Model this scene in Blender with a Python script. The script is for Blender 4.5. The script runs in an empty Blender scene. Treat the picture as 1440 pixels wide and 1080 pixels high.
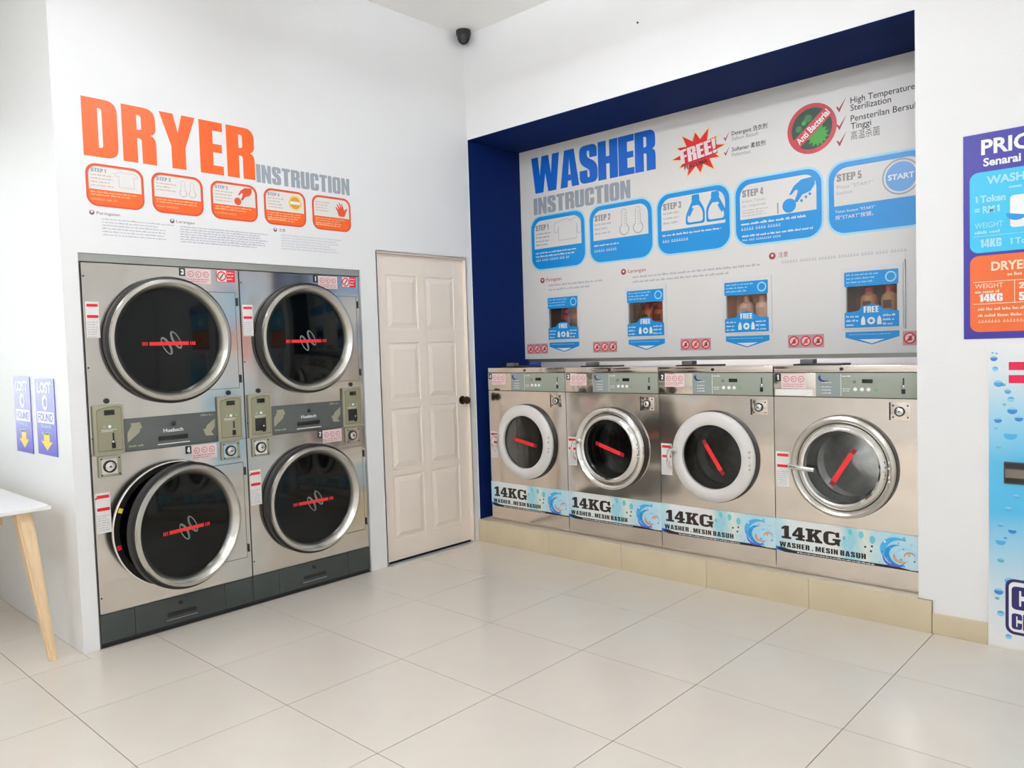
import bpy, bmesh, math, random
from mathutils import Vector, Matrix
random.seed(4)
PI = math.pi
SC = bpy.context.scene
COL = SC.collection

# ------------------------------------------------------------------ camera, world, exposure
def make_camera():
    cam = bpy.data.cameras.new('camera'); o = bpy.data.objects.new('camera', cam); COL.objects.link(o)
    yaw, pitch, roll, f = 2.31550142, -0.0472419, -0.0315383, 1093.05
    fw = Vector((math.cos(pitch)*math.cos(yaw), math.cos(pitch)*math.sin(yaw), math.sin(pitch)))
    rt = Vector((math.sin(yaw), -math.cos(yaw), 0)); up = rt.cross(fw)
    r2 = math.cos(roll)*rt + math.sin(roll)*up; u2 = -math.sin(roll)*rt + math.cos(roll)*up
    M = Matrix((r2, u2, -fw)).transposed().to_4x4(); M.translation = Vector((4.10625, -4.05358, 1.43599))
    o.matrix_world = M
    cam.sensor_width = 36; cam.lens = 36*f/1440; cam.clip_start = .02
    SC.camera = o
make_camera()
W = bpy.data.worlds.new('sky'); SC.world = W; W.use_nodes = True
W.node_tree.nodes['Background'].inputs[0].default_value = (.93, .97, 1, 1)
W.node_tree.nodes['Background'].inputs[1].default_value = 4.4
SC.view_settings.view_transform = 'Standard'; SC.view_settings.look = 'None'
SC.view_settings.gamma = 1; SC.view_settings.use_curve_mapping = False
SC.view_settings.exposure = 0.5
LAMP = 45.0           # radiance of the added fluorescent tubes
SC.cycles.max_bounces = 10; SC.cycles.diffuse_bounces = 6; SC.cycles.glossy_bounces = 5
SC.cycles.sample_clamp_indirect = 6
SC.cycles.caustics_reflective = False; SC.cycles.caustics_refractive = False

H = 3.70              # ceiling height
XR, YF, XL = 6.2, -7.2, -2.7   # right wall, shop front, far left wall
pl = bpy.data.lights.new('window_portal', 'AREA'); pl.shape = 'RECTANGLE'; pl.size = 2.2; pl.size_y = 4.4
po = bpy.data.objects.new('window_portal', pl); COL.objects.link(po)
po.location = (XL-.02, -5.0, 2.0); po.rotation_euler = (0, -PI/2, 0); pl.cycles.is_portal = True

# ------------------------------------------------------------------ materials
def lin(c):
    if isinstance(c, str):
        c = [int(c[i:i+2], 16)/255 for i in (0, 2, 4)]
    return tuple(x/12.92 if x <= .04045 else ((x+.055)/1.055)**2.4 for x in c) + (1,)
MATS = {}
def mat(name, col, rough=.5, metal=0., spec=.5, noise=0, nscale=8, bump=0, bscale=40, emit=0, coat=0, stretch=(1, 1, 1), alpha=1):
    if name in MATS: return MATS[name]
    m = bpy.data.materials.new(name); m.use_nodes = True; nt = m.node_tree; b = nt.nodes['Principled BSDF']
    c = lin(col)
    b.inputs['Base Color'].default_value = c; b.inputs['Roughness'].default_value = rough
    b.inputs['Metallic'].default_value = metal; b.inputs['Specular IOR Level'].default_value = spec
    b.inputs['Coat Weight'].default_value = coat; b.inputs['Coat Roughness'].default_value = .05
    if emit:
        b.inputs['Emission Color'].default_value = c; b.inputs['Emission Strength'].default_value = emit
    if noise or bump:
        tc = nt.nodes.new('ShaderNodeTexCoord'); mp = nt.nodes.new('ShaderNodeMapping')
        mp.inputs['Scale'].default_value = stretch; nt.links.new(tc.outputs['Object'], mp.inputs[0])
    if noise:
        n = nt.nodes.new('ShaderNodeTexNoise'); n.inputs['Scale'].default_value = nscale; n.inputs['Detail'].default_value = 5
        nt.links.new(mp.outputs[0], n.inputs['Vector'])
        r = nt.nodes.new('ShaderNodeMapRange'); r.inputs[3].default_value = 1-noise; r.inputs[4].default_value = 1+noise*.6
        r.inputs[1].default_value = .3; r.inputs[2].default_value = .7
        nt.links.new(n.outputs[0], r.inputs[0])
        mx = nt.nodes.new('ShaderNodeMix'); mx.data_type = 'RGBA'; mx.blend_type = 'MULTIPLY'; mx.inputs[0].default_value = 1
        mx.inputs[6].default_value = c; nt.links.new(r.outputs[0], mx.inputs[7]); nt.links.new(mx.outputs[2], b.inputs['Base Color'])
    if bump:
        n = nt.nodes.new('ShaderNodeTexNoise'); n.inputs['Scale'].default_value = bscale; n.inputs['Detail'].default_value = 2
        nt.links.new(mp.outputs[0], n.inputs['Vector'])
        bp = nt.nodes.new('ShaderNodeBump'); bp.inputs['Strength'].default_value = 1; bp.inputs['Distance'].default_value = bump
        nt.links.new(n.outputs[0], bp.inputs['Height']); nt.links.new(bp.outputs[0], b.inputs['Normal'])
    MATS[name] = m
    return m
def glass_mat(name, tint, refl=.08):
    m = bpy.data.materials.new(name); m.use_nodes = True; nt = m.node_tree; nt.nodes.clear()
    o = nt.nodes.new('ShaderNodeOutputMaterial'); t = nt.nodes.new('ShaderNodeBsdfTransparent'); g = nt.nodes.new('ShaderNodeBsdfGlossy')
    t.inputs[0].default_value = (*tint, 1); g.inputs['Roughness'].default_value = .02
    fr = nt.nodes.new('ShaderNodeFresnel'); fr.inputs[0].default_value = 1.5
    mx = nt.nodes.new('ShaderNodeMixShader')
    nt.links.new(fr.outputs[0], mx.inputs[0]); nt.links.new(t.outputs[0], mx.inputs[1]); nt.links.new(g.outputs[0], mx.inputs[2])
    nt.links.new(mx.outputs[0], o.inputs[0]); MATS[name] = m
    return m
def ramp_mat(name, stops, axis, lo, hi, nz=0, nscale=6, rough=.35):
    """printed colour ramp along an object axis with a noisy watercolour edge"""
    m = bpy.data.materials.new(name); m.use_nodes = True; nt = m.node_tree; b = nt.nodes['Principled BSDF']
    tc = nt.nodes.new('ShaderNodeTexCoord'); sp = nt.nodes.new('ShaderNodeSeparateXYZ'); nt.links.new(tc.outputs['Object'], sp.inputs[0])
    r = nt.nodes.new('ShaderNodeMapRange'); r.inputs[1].default_value = lo; r.inputs[2].default_value = hi
    nt.links.new(sp.outputs[axis], r.inputs[0])
    n = nt.nodes.new('ShaderNodeTexNoise'); n.inputs['Scale'].default_value = nscale; nt.links.new(tc.outputs['Object'], n.inputs['Vector'])
    a = nt.nodes.new('ShaderNodeMath'); a.operation = 'MULTIPLY_ADD'; a.inputs[1].default_value = nz; nt.links.new(n.outputs[0], a.inputs[0]); nt.links.new(r.outputs[0], a.inputs[2])
    s = nt.nodes.new('ShaderNodeMath'); s.operation = 'SUBTRACT'; s.inputs[1].default_value = nz*.5; nt.links.new(a.outputs[0], s.inputs[0])
    cr = nt.nodes.new('ShaderNodeValToRGB'); nt.links.new(s.outputs[0], cr.inputs[0])
    e = cr.color_ramp.elements
    while len(e) < len(stops): e.new(.5)
    for k, (p, c) in enumerate(stops): e[k].position = p; e[k].color = lin(c)
    nt.links.new(cr.outputs[0], b.inputs['Base Color']); b.inputs['Roughness'].default_value = rough
    MATS[name] = m
    return m

WALL = mat('white wall paint', 'eeeeee', .55, noise=.012, nscale=2, bump=.0006, bscale=90)
CEIL = mat('ceiling paint', 'f6f5f2', .7)
NAVY = mat('navy wall paint', '0a2258', .7, noise=.05, nscale=3, spec=.1)
TILE = mat('cream porcelain tile', 'e0d7cb', .2, noise=.03, nscale=3, spec=.5)
GROUT = mat('grey grout', '6b645c', .8)
SKIRT = mat('beige skirting tile', 'd2c3a5', .3, noise=.05, nscale=6)
SKTOP = mat('cream plinth top', 'd8cab4', .35, noise=.04, nscale=6)
STEEL = mat('brushed stainless steel', 'd8d3cc', .15, 1, noise=.05, nscale=5, bump=.018, bscale=1.7)
STEELB = mat('warm stainless steel', 'eae0d6', .11, 1, noise=.07, nscale=4, bump=.011, bscale=1.8)
CHROME = mat('polished chrome', 'e8e6e3', .08, 1)
RING = mat('satin aluminium ring', 'c9c6bf', .27, 1, noise=.08, nscale=7)
WHITE = mat('white enamel', 'efebe8', .3)
BLACK = mat('black rubber', '101010', .45)
DARK = mat('dark plastic', '1b1c1c', .4)
DGLASS = mat('dark tinted door glass', '070a09', .05, spec=.3)
GREYP = mat('charcoal panel', '565a58', .4, noise=.04, nscale=10)
CTRL = mat('olive grey control plastic', '9b9882', .4)
CTRLD = mat('olive grey control inset', '908c74', .35)
CTRLW = mat('grey green control film', '9aa093', .35)
CTRLB = mat('blue grey control film', '929b98', .35)
BASE = mat('charcoal base panel', '3c4240', .4, noise=.05, nscale=12)
RED = mat('red print', 'e0202e', .4)
REDG = mat('red door sticker', 'de2a2e', .4)
PINK = mat('pale pink print', 'e8d0ce', .5)
LABEL = mat('white label print', 'e9e6e2', .4)
INK = mat('black print', '18181a', .5)
GINK = mat('grey print', '9aa0a8', .5)
LINK = mat('pale grey print', 'b4b4bd', .5)
ORANGE = mat('orange vinyl', 'ee6320', .4)
DORANGE = mat('dark orange vinyl', 'd9502f', .4)
STEELGREY = mat('steel grey vinyl', '9ea5ae', .4)
AZURE = mat('azure vinyl', '0f94df', .35)
BLUE = mat('strong blue vinyl', '0b66cc', .35)
CYAN = mat('pale cyan vinyl', 'a9e1f7', .4)
BOARD = mat('white printed board', 'e9e6e2', .4)
WPRINT = mat('white print', 'f3f5f6', .4)
YELLOW = mat('yellow print', 'f5d53a', .45)
PURPLE = mat('indigo print', '39309a', .35)
GREEN = mat('green print', '3f9e35', .45)
DGREEN = mat('dark green print', '12402a', .45)
WOOD = mat('pale beech wood', 'e6c9a2', .45, noise=.1, nscale=5, stretch=(12, 12, 1))
DOORM = mat('cream door paint', 'f4e8db', .4, noise=.015, nscale=5)
BRONZE = mat('dark bronze knob', '3c2a20', .3, .8)
ALU = mat('grey aluminium trim', 'a9aaa4', .4, .6)
LCD = mat('dark display', '23241c', .2)
GREENP = mat('green button print', '6fae7c', .4)
TABLE = mat('white laminate', 'f0efed', .3)

# ------------------------------------------------------------------ mesh helpers (front frame: x right, z up, front faces -y)
def bm_new(): return bmesh.new()
def box(bm, x0, x1, y0, y1, z0, z1, bev=0):
    r = bmesh.ops.create_cube(bm, size=1)
    for v in r['verts']:
        v.co = Vector(((x0+x1)/2+v.co.x*(x1-x0), (y0+y1)/2+v.co.y*(y1-y0), (z0+z1)/2+v.co.z*(z1-z0)))
    if bev:
        es = list({e for v in r['verts'] for e in v.link_edges})
        bmesh.ops.bevel(bm, geom=es, offset=bev, segments=2, affect='EDGES', profile=.6)
    return bm
def lathe(bm, prof, cx=0, cz=0, cy=0, n=56, axis='y', closed=False, caps=True):
    """prof: (radius, depth) pairs; depth runs along -y (out of the front) or +z"""
    rings = []
    for r, d in prof:
        ring = []
        for k in range(n):
            a = 2*PI*k/n
            if axis == 'y': p = (cx+r*math.cos(a), cy-d, cz+r*math.sin(a))
            else: p = (cx+r*math.cos(a), cy+r*math.sin(a), cz+d)
            ring.append(bm.verts.new(p))
        rings.append(ring)
    m = len(rings)
    for i in range(m if closed else m-1):
        A, B = rings[i], rings[(i+1) % m]
        for k in range(n):
            bm.faces.new((A[k], A[(k+1) % n], B[(k+1) % n], B[k]))
    if not closed and caps:
        if prof[0][0] > 1e-6: bm.faces.new(rings[0])
        if prof[-1][0] > 1e-6: bm.faces.new(rings[-1][::-1])
    return bm
def tube(bm, pts, r, n=10, r1=None):
    pts = [Vector(p) for p in pts]; rings = []
    for i, p in enumerate(pts):
        t = (pts[min(i+1, len(pts)-1)]-pts[max(i-1, 0)]).normalized()
        a = t.orthogonal().normalized() if i == 0 else (rings[-1][1] - t*rings[-1][1].dot(t)).normalized()
        b = t.cross(a); rr = r if r1 is None else r+(r1-r)*i/(len(pts)-1)
        rings.append(([bm.verts.new(p+rr*(a*math.cos(2*PI*k/n)+b*math.sin(2*PI*k/n))) for k in range(n)], a))
    for i in range(len(rings)-1):
        A, B = rings[i][0], rings[i+1][0]
        for k in range(n): bm.faces.new((A[k], A[(k+1) % n], B[(k+1) % n], B[k]))
    bm.faces.new(rings[0][0][::-1]); bm.faces.new(rings[-1][0])
    return bm
def obj(name, bm, m, parent=None, smooth=False, loc=None):
    me = bpy.data.meshes.new(name)
    bmesh.ops.remove_doubles(bm, verts=bm.verts, dist=1e-6)
    bmesh.ops.recalc_face_normals(bm, faces=bm.faces); bm.to_mesh(me); bm.free()
    if smooth:
        for p in me.polygons: p.use_smooth = True
        try: me.set_sharp_from_angle(angle=math.radians(35))
        except Exception: pass
    return link(name, me, m, parent, loc)
def link(name, me, m, parent=None, loc=None):
    if not me.materials: me.materials.append(m)
    o = bpy.data.objects.new(name, me); COL.objects.link(o)
    if parent: o.parent = parent
    if loc: o.location = loc
    return o
def tag(o, label, cat=None, group=None, kind=None):
    o['label'] = label
    if cat: o['category'] = cat
    if group: o['group'] = group
    if kind: o['kind'] = kind
    return o
def empty(name, loc, rz=0, parent=None):
    o = bpy.data.objects.new(name, None); COL.objects.link(o); o.location = loc; o.rotation_euler = (0, 0, rz); o.empty_display_size = .1
    if parent: o.parent = parent
    return o
def thing(name, label, cat, loc=(0, 0, 0), rz=0, group=None): return tag(empty(name, loc, rz), label, cat, group)
def shell(name, m, parent, x0, x1, y0, y1, z0, z1, t=.006):
    b = bm_new(); box(b, x0, x0+t, y0, y1, z0, z1); box(b, x1-t, x1, y0, y1, z0, z1); box(b, x0+t, x1-t, y0, y1, z0, z0+t)
    box(b, x0+t, x1-t, y0, y1, z1-t, z1); box(b, x0+t, x1-t, y1-t, y1, z0+t, z1-t)
    return obj(name, b, m, parent)
def bx(name, m, parent, x0, x1, y0, y1, z0, z1, bev=0): return obj(name, box(bm_new(), x0, x1, y0, y1, z0, z1, bev), m, parent, smooth=bool(bev))

# --- flat print: polygons with holes, filled by a 2D curve, standing in the xz plane at depth d in front of y = 0
def rrect(x0, x1, z0, z1, r, seg=6, rs=None):
    R = rs or (r, r, r, r)     # bl br tr tl
    P = []
    for (cx, cz, a0, rr) in ((x0, z0, PI, R[0]), (x1, z0, 1.5*PI, R[1]), (x1, z1, 0, R[2]), (x0, z1, .5*PI, R[3])):
        ox = cx+rr if cx == x0 else cx-rr; oz = cz+rr if cz == z0 else cz-rr
        if rr <= 0: P.append((cx, cz)); continue
        for k in range(seg+1):
            a = a0+PI/2*k/seg; P.append((ox+rr*math.cos(a), oz+rr*math.sin(a)))
    return P
def circ(cx, cz, r, n=32, rz=None): return [(cx+r*math.cos(2*PI*k/n), cz+(rz or r)*math.sin(2*PI*k/n)) for k in range(n)]
def round_poly(pts):
    out = []; n = len(pts)
    for i, p in enumerate(pts):
        r = p[2] if len(p) > 2 else 0
        if not r: out.append((p[0], p[1])); continue
        a = Vector(pts[i-1][:2]); b = Vector(p[:2]); c = Vector(pts[(i+1) % n][:2])
        u, v = (a-b), (c-b); ru = min(r, u.length*.5) if False else min(r, u.length*.98); rv = min(r, v.length*.98)
        s, e = b+u.normalized()*ru, b+v.normalized()*rv
        for k in range(7):
            t = k/6; q = s*(1-t)**2+b*2*t*(1-t)+e*t*t; out.append((q.x, q.y))
    return out
def fill_mesh(polys, d=0., thick=0.):
    cu = bpy.data.curves.new('f', 'CURVE'); cu.dimensions = '2D'; cu.fill_mode = 'BOTH'; cu.extrude = thick/2
    for P in polys:
        s = cu.splines.new('POLY'); s.points.add(len(P)-1); s.use_cyclic_u = True
        for k, (x, z) in enumerate(P): s.points[k].co = (x, z, 0, 1)
    o = bpy.data.objects.new('f', cu); me = bpy.data.meshes.new_from_object(o)
    bpy.data.objects.remove(o); bpy.data.curves.remove(cu)
    me.transform(Matrix(((1, 0, 0, 0), (0, 0, -1, -d-thick/2), (0, 1, 0, 0), (0, 0, 0, 1))))
    return me
def flat(name, polys, d, m, parent, thick=0.):
    if polys and not isinstance(polys[0], list): polys = [polys]
    return link(name, fill_mesh(polys, d, thick), m, parent)
def fit_polys(polys, x0, x1, z0, z1, ang=0, shear=0):
    xs = [p[0] for P in polys for p in P]; zs = [p[1] for P in polys for p in P]
    a, b, c, e = min(xs), max(xs), min(zs), max(zs)
    sx, sz = (x1-x0)/(b-a), (z1-z0)/(e-c)
    out = [[(x0+(p[0]-a)*sx+shear*(p[1]-c)*sz, z0+(p[1]-c)*sz) for p in P] for P in polys]
    if ang:
        cx, cz = (x0+x1)/2, (z0+z1)/2; ca, sa = math.cos(ang), math.sin(ang)
        out = [[(cx+(x-cx)*ca-(z-cz)*sa, cz+(x-cx)*sa+(z-cz)*ca) for x, z in P] for P in out]
    return out
S_ = .25
GL = {  # heavy condensed grotesque letters, unit height
'I': (.26, [[(0, 0), (.26, 0), (.26, 1), (0, 1)]]),
'E': (.46, [[(0, 0), (.46, 0), (.46, .17), (.26, .17), (.26, .42), (.44, .42), (.44, .58), (.26, .58), (.26, .83), (.46, .83), (.46, 1), (0, 1)]]),
'F': (.45, [[(0, 0), (.26, 0), (.26, .41), (.43, .41), (.43, .57), (.26, .57), (.26, .83), (.45, .83), (.45, 1), (0, 1)]]),
'T': (.52, [[(0, 1), (.52, 1), (.52, .83), (.39, .83), (.39, 0), (.13, 0), (.13, .83), (0, .83)]]),
'H': (.6, [[(0, 0), (.25, 0), (.25, .4), (.35, .4), (.35, 0), (.6, 0), (.6, 1), (.35, 1), (.35, .59), (.25, .59), (.25, 1), (0, 1)]]),
'D': (.57, [[(0, 0), (.57, 0, .2), (.57, 1, .2), (0, 1)], [(.25, .16), (.25, .84), (.32, .84, .05), (.32, .16, .05)]]),
'R': (.58, [[(0, 0), (.25, 0), (.25, .44), (.33, .44, .05), (.33, 0), (.58, 0), (.58, .5, .14), (.48, .52, .03), (.58, .55, .1), (.58, 1, .2), (0, 1)], [(.25, .59), (.33, .59, .05), (.33, .85, .05), (.25, .85)]]),
'P': (.56, [[(0, 0), (.25, 0), (.25, .38), (.56, .38, .18), (.56, 1, .2), (0, 1)], [(.25, .54), (.32, .54, .04), (.32, .85, .04), (.25, .85)]]),
'Y': (.66, [[(.2, 0), (.46, 0), (.46, .4), (.66, 1), (.41, 1), (.33, .66), (.25, 1), (0, 1), (.2, .4)]]),
'W': (.97, [[(0, 1), (.24, 1), (.29, .48), (.37, 1), (.6, 1), (.68, .48), (.73, 1), (.97, 1), (.85, 0), (.57, 0), (.485, .52), (.4, 0), (.12, 0)]]),
'A': (.62, [[(0, 0), (.24, 0), (.255, .17), (.365, .17), (.38, 0), (.62, 0), (.47, 1), (.15, 1)], [(.272, .33), (.348, .33), (.31, .76)]]),
'S': (.57, [[(0, .35), (0, 0, .18), (.57, 0, .18), (.57, .5, .2), (.25, .68, .08), (.25, .85, .04), (.32, .85, .04), (.32, .66), (.56, .66), (.56, 1, .18), (0, 1, .18), (0, .54, .2), (.32, .34, .08), (.32, .15, .04), (.25, .15, .04), (.25, .35)]]),
'U': (.58, [[(0, 1), (0, 0, .18), (.58, 0, .18), (.58, 1), (.33, 1), (.33, .16, .04), (.25, .16, .04), (.25, 1)]]),
'C': (.57, [[(.57, .61), (.57, 1, .18), (0, 1, .18), (0, 0, .18), (.57, 0, .18), (.57, .41), (.32, .41), (.32, .16, .04), (.25, .16, .04), (.25, .84, .04), (.32, .84, .04), (.32, .61)]]),
'O': (.58, [[(0, 0, .18), (.58, 0, .18), (.58, 1, .18), (0, 1, .18)], [(.25, .16, .04), (.25, .84, .04), (.33, .84, .04), (.33, .16, .04)]]),
'N': (.58, [[(0, 0), (.22, 0), (.22, .52), (.36, 0), (.58, 0), (.58, 1), (.36, 1), (.36, .52), (.23, 1), (0, 1)]]),
'1': (.36, [[(.1, 0), (.36, 0), (.36, 1), (.17, 1), (0, .82), (0, .66), (.1, .7)]]),
'4': (.6, [[(.3, 0), (.54, 0), (.54, .18), (.6, .18), (.6, .35), (.54, .35), (.54, 1), (.24, 1), (0, .36), (0, .18), (.3, .18)], [(.17, .35), (.31, .35), (.31, .72)]]),
'2': (.56, [[(0, 0), (.56, 0), (.56, .17), (.27, .17), (.56, .52, .1), (.56, 1, .2), (0, 1, .2), (0, .64), (.25, .64), (.25, .85, .04), (.32, .85, .04), (.32, .58, .08), (0, .18)]]),
'3': (.56, [[(0, .36), (0, 0, .18), (.56, 0, .18), (.56, .48, .12), (.47, .53, .03), (.56, .58, .1), (.56, 1, .18), (0, 1, .18), (0, .68), (.25, .68), (.25, .86, .04), (.32, .86, .04), (.32, .6), (.2, .6), (.2, .46), (.32, .46), (.32, .14, .04), (.25, .14, .04), (.25, .36)]]),
'5': (.56, [[(0, .32), (0, 0, .18), (.56, 0, .18), (.56, .66, .16), (.25, .66), (.25, .83), (.54, .83), (.54, 1), (.02, 1), (.02, .46), (.25, .46), (.32, .5, .05), (.32, .15, .04), (.25, .15, .04), (.25, .32)]]),
'K': (.62, [[(0, 0), (.25, 0), (.25, .36), (.36, 0), (.62, 0), (.44, .52), (.6, 1), (.36, 1), (.25, .66), (.25, 1), (0, 1)]]),
'G': (.57, [[(.57, .64), (.57, 1, .18), (0, 1, .18), (0, 0, .18), (.57, 0, .18), (.57, .52), (.3, .52), (.3, .37), (.33, .37), (.33, .16, .04), (.25, .16, .04), (.25, .84, .04), (.32, .84, .04), (.32, .64)]]),
'M': (.78, [[(0, 0), (.22, 0), (.22, .6), (.32, 0), (.46, 0), (.56, .6), (.56, 0), (.78, 0), (.78, 1), (.48, 1), (.39, .5), (.3, 1), (0, 1)]]),
'B': (.57, [[(0, 0), (.57, 0, .18), (.57, .5, .12), (.5, .53, .03), (.56, .57, .1), (.56, 1, .18), (0, 1)], [(.25, .16), (.25, .43), (.32, .43, .04), (.32, .16, .04)], [(.25, .6), (.25, .84), (.32, .84, .04), (.32, .6, .04)]]),
'.': (.2, [[(0, 0), (.2, 0), (.2, .2), (0, .2)]]),
'!': (.26, [[(.05, .28), (.21, .28), (.26, 1), (0, 1)], [(.02, 0), (.24, 0), (.24, .2), (.02, .2)]]),
}
SLAB = {
'1': (.56, [[(0, 0), (.56, 0), (.56, .17), (.43, .17), (.43, 1), (.2, 1), (0, .86), (0, .68), (.15, .74), (.15, .17), (0, .17)]]),
'4': (.72, [[(.2, 0), (.72, 0), (.72, .14), (.6, .14), (.6, .26), (.72, .26), (.72, .44), (.6, .44), (.6, 1), (.33, 1), (0, .42), (0, .26), (.33, .26), (.33, .14), (.2, .14)], [(.2, .44), (.34, .44), (.34, .72)]]),
'K': (.92, [[(0, 0), (.46, 0), (.46, .17), (.37, .17), (.37, .36), (.43, .42), (.55, .17), (.5, .17), (.5, 0), (.92, 0), (.92, .17), (.84, .17), (.61, .6), (.76, .83), (.88, .83), (.88, 1), (.5, 1), (.5, .83), (.54, .83), (.37, .6), (.37, .83), (.46, .83), (.46, 1), (0, 1), (0, .83), (.1, .83), (.1, .17), (0, .17)]]),
'G': (.9, [[(.86, .62), (.86, 1), (.72, 1), (.68, .93), (.5, 1.02, .1), (.0, 1, .36), (0, 0, .36), (.55, -.02, .1), (.72, .1), (.78, 0), (.88, 0), (.88, .34), (.93, .34), (.93, .5), (.5, .5), (.5, .34), (.62, .34), (.62, .2, .06), (.28, .16, .1), (.28, .84, .1), (.64, .84, .06), (.68, .62)]]),
}
def word_polys(s, font=GL, gap=.045, sp=.2):
    x = 0; P = []
    for ch in s:
        if ch == ' ': x += sp; continue
        w, gl = font[ch]
        for g in gl: P.append([(px_+x, pz) for px_, pz in round_poly(g)])
        x += w+gap
    return P
def heavy(s, x0, x1, z0, z1, d, m, parent, font=GL, ang=0, shear=0, name='lettering', gap=.045):
    return flat(name, fit_polys(word_polys(s, font, gap), x0, x1, z0, z1, ang, shear), d, m, parent)
def text(s, x0, z0, h, d, m, parent, w=None, bold=0., ang=0, name='lettering', align='l', shear=0, full=None):
    """set text: h is the cap height (or the full box height when full is set); w forces the width"""
    cu = bpy.data.curves.new('t', 'FONT'); cu.body = s; cu.offset = bold; cu.resolution_u = 3; cu.shear = shear
    o = bpy.data.objects.new('t', cu); COL.objects.link(o); bpy.context.view_layer.update()
    me = bpy.data.meshes.new_from_object(o.evaluated_get(bpy.context.evaluated_depsgraph_get()))
    bpy.data.objects.remove(o); bpy.data.curves.remove(cu)
    if not me.vertices: return None
    xs = [v.co.x for v in me.vertices]; ys = [v.co.y for v in me.vertices]
    sz = h/.73 if full is None else full/(max(ys)-min(ys))
    sx = w/(max(xs)-min(xs)) if w else sz
    yo = 0 if full is None else min(ys)
    xo = min(xs) if align == 'l' else ((min(xs)+max(xs))/2 if align == 'c' else max(xs))
    ca, sa = math.cos(ang), math.sin(ang)
    for v in me.vertices:
        X, Z = (v.co.x-xo)*sx, (v.co.y-yo)*sz
        v.co = (x0+X*ca-Z*sa, -d, z0+X*sa+Z*ca)
    for p in me.polygons: p.use_smooth = False
    return link(name, me, m, parent)
def stroke(name, pts, w, d, m, parent, closed=False):
    P = [Vector(p) for p in pts]; n = len(P); vs = []; fs = []
    for i in range(n if closed else n-1):
        a, b_ = P[i], P[(i+1) % n]; t = (b_-a).normalized()*w/2; q = Vector((-t.y, t.x))
        for p in (a-t+q, a-t-q, b_+t-q, b_+t+q): vs.append((p.x, -d-.00003*(i % 3), p.y))
        fs.append(tuple(range(4*i, 4*i+4)))
    me = bpy.data.meshes.new(name); me.from_pydata(vs, [], fs)
    return link(name, me, m, parent)
def fine(lines, x0, z0, h, d, m, parent, w, gap=1.7, name='fine_print', seed=0, cjk=False, ragged=.25):
    """print too small to read in the photo: rows of letter-sized marks grouped into words"""
    rnd = random.Random(seed+int(x0*977)+int(z0*313)); P = []
    for i in range(lines):
        z = z0-i*h*gap; x = x0; end = x0+w*(1-ragged*rnd.random()*(i > 0)) if lines > 1 else x0+w
        while x < end:
            for _ in range(rnd.randint(3, 8)):
                cw = h*(.85 if cjk else rnd.choice((.3, .45, .5, .55)))
                if x+cw > end: break
                hh = h*(.9 if cjk else rnd.choice((.62, .62, .62, .95)))
                if cjk:
                    P += [[(x, z), (x+cw*.8, z), (x+cw*.8, z+h*.18), (x, z+h*.18)], [(x+cw*.1, z+h*.4), (x+cw*.75, z+h*.4), (x+cw*.75, z+h*.55), (x+cw*.1, z+h*.55)],
                          [(x+cw*.35, z+h*.62), (x+cw*.5, z+h*.62), (x+cw*.5, z+hh), (x+cw*.35, z+hh)]]
                else: P.append([(x, z), (x+cw*.72, z), (x+cw*.72, z+hh), (x, z+hh)])
                x += cw
            else:
                x += h*.5; continue
            break
    if P:
        me = bpy.data.meshes.new(name); vs = [(a, -d, b) for p in P for a, b in p]
        me.from_pydata(vs, [], [tuple(range(4*k, 4*k+4)) for k in range(len(P))])
        return link(name, me, m, parent)

# ------------------------------------------------------------------ room shell
def struct(name, bm, m, label, **k): return tag(obj(name, bm, m), label, kind='structure', **k)
B = bm_new; T = .12
# floor and its tiles
fl = struct('floor', box(B(), XL-.2, XR+.2, YF-.2, 1.5, -.12, -.0012), GROUT, 'floor of cream polished porcelain tiles with thin grey joints')
tilecache = {}
def floor_tile(x0, x1, y0, y1):
    if x1-x0 < .03 or y1-y0 < .03: return
    key = (round(x1-x0, 3), round(y1-y0, 3))
    if key not in tilecache:
        me = bpy.data.meshes.new('floor_tile'); b = box(B(), 0, key[0], 0, key[1], -.011, 0, .0011); b.to_mesh(me); b.free(); me.materials.append(TILE); tilecache[key] = me
    o = bpy.data.objects.new('tile', tilecache[key]); COL.objects.link(o); o.parent = fl; o.location = (x0, y0, 0)
xs = sorted({0.0} | {round(.08+.6*k, 3) for k in range(-5, 12)}); xs = [x for x in xs if XL < x < XR]
xs = [XL]+[x for x in xs if x != 0.0]+[XR]
ys = [YF]+[round(-.01-.6*j, 3) for j in range(12, -1, -1) if -.01-.6*j > YF]
g = .0014
for a, b in zip(xs, xs[1:]):
    for c, e in zip(ys, ys[1:]):
        if b <= .081 and e > -2.7:      # under the dryers and behind them: only the narrow strip in front
            if a < 0 < b: floor_tile(.0005, b-g, max(c, -2.75)+g, e-g)
            if c < -2.75: floor_tile(a+g, b-g, c+g, -2.7505)
            continue
        floor_tile(a+g, b-g, c+g, e-g)
struct('ceiling', box(B(), XL-.2, XR+.2, YF-.2, 1.5, H, H+.15), CEIL, 'plain off-white painted ceiling')
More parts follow.
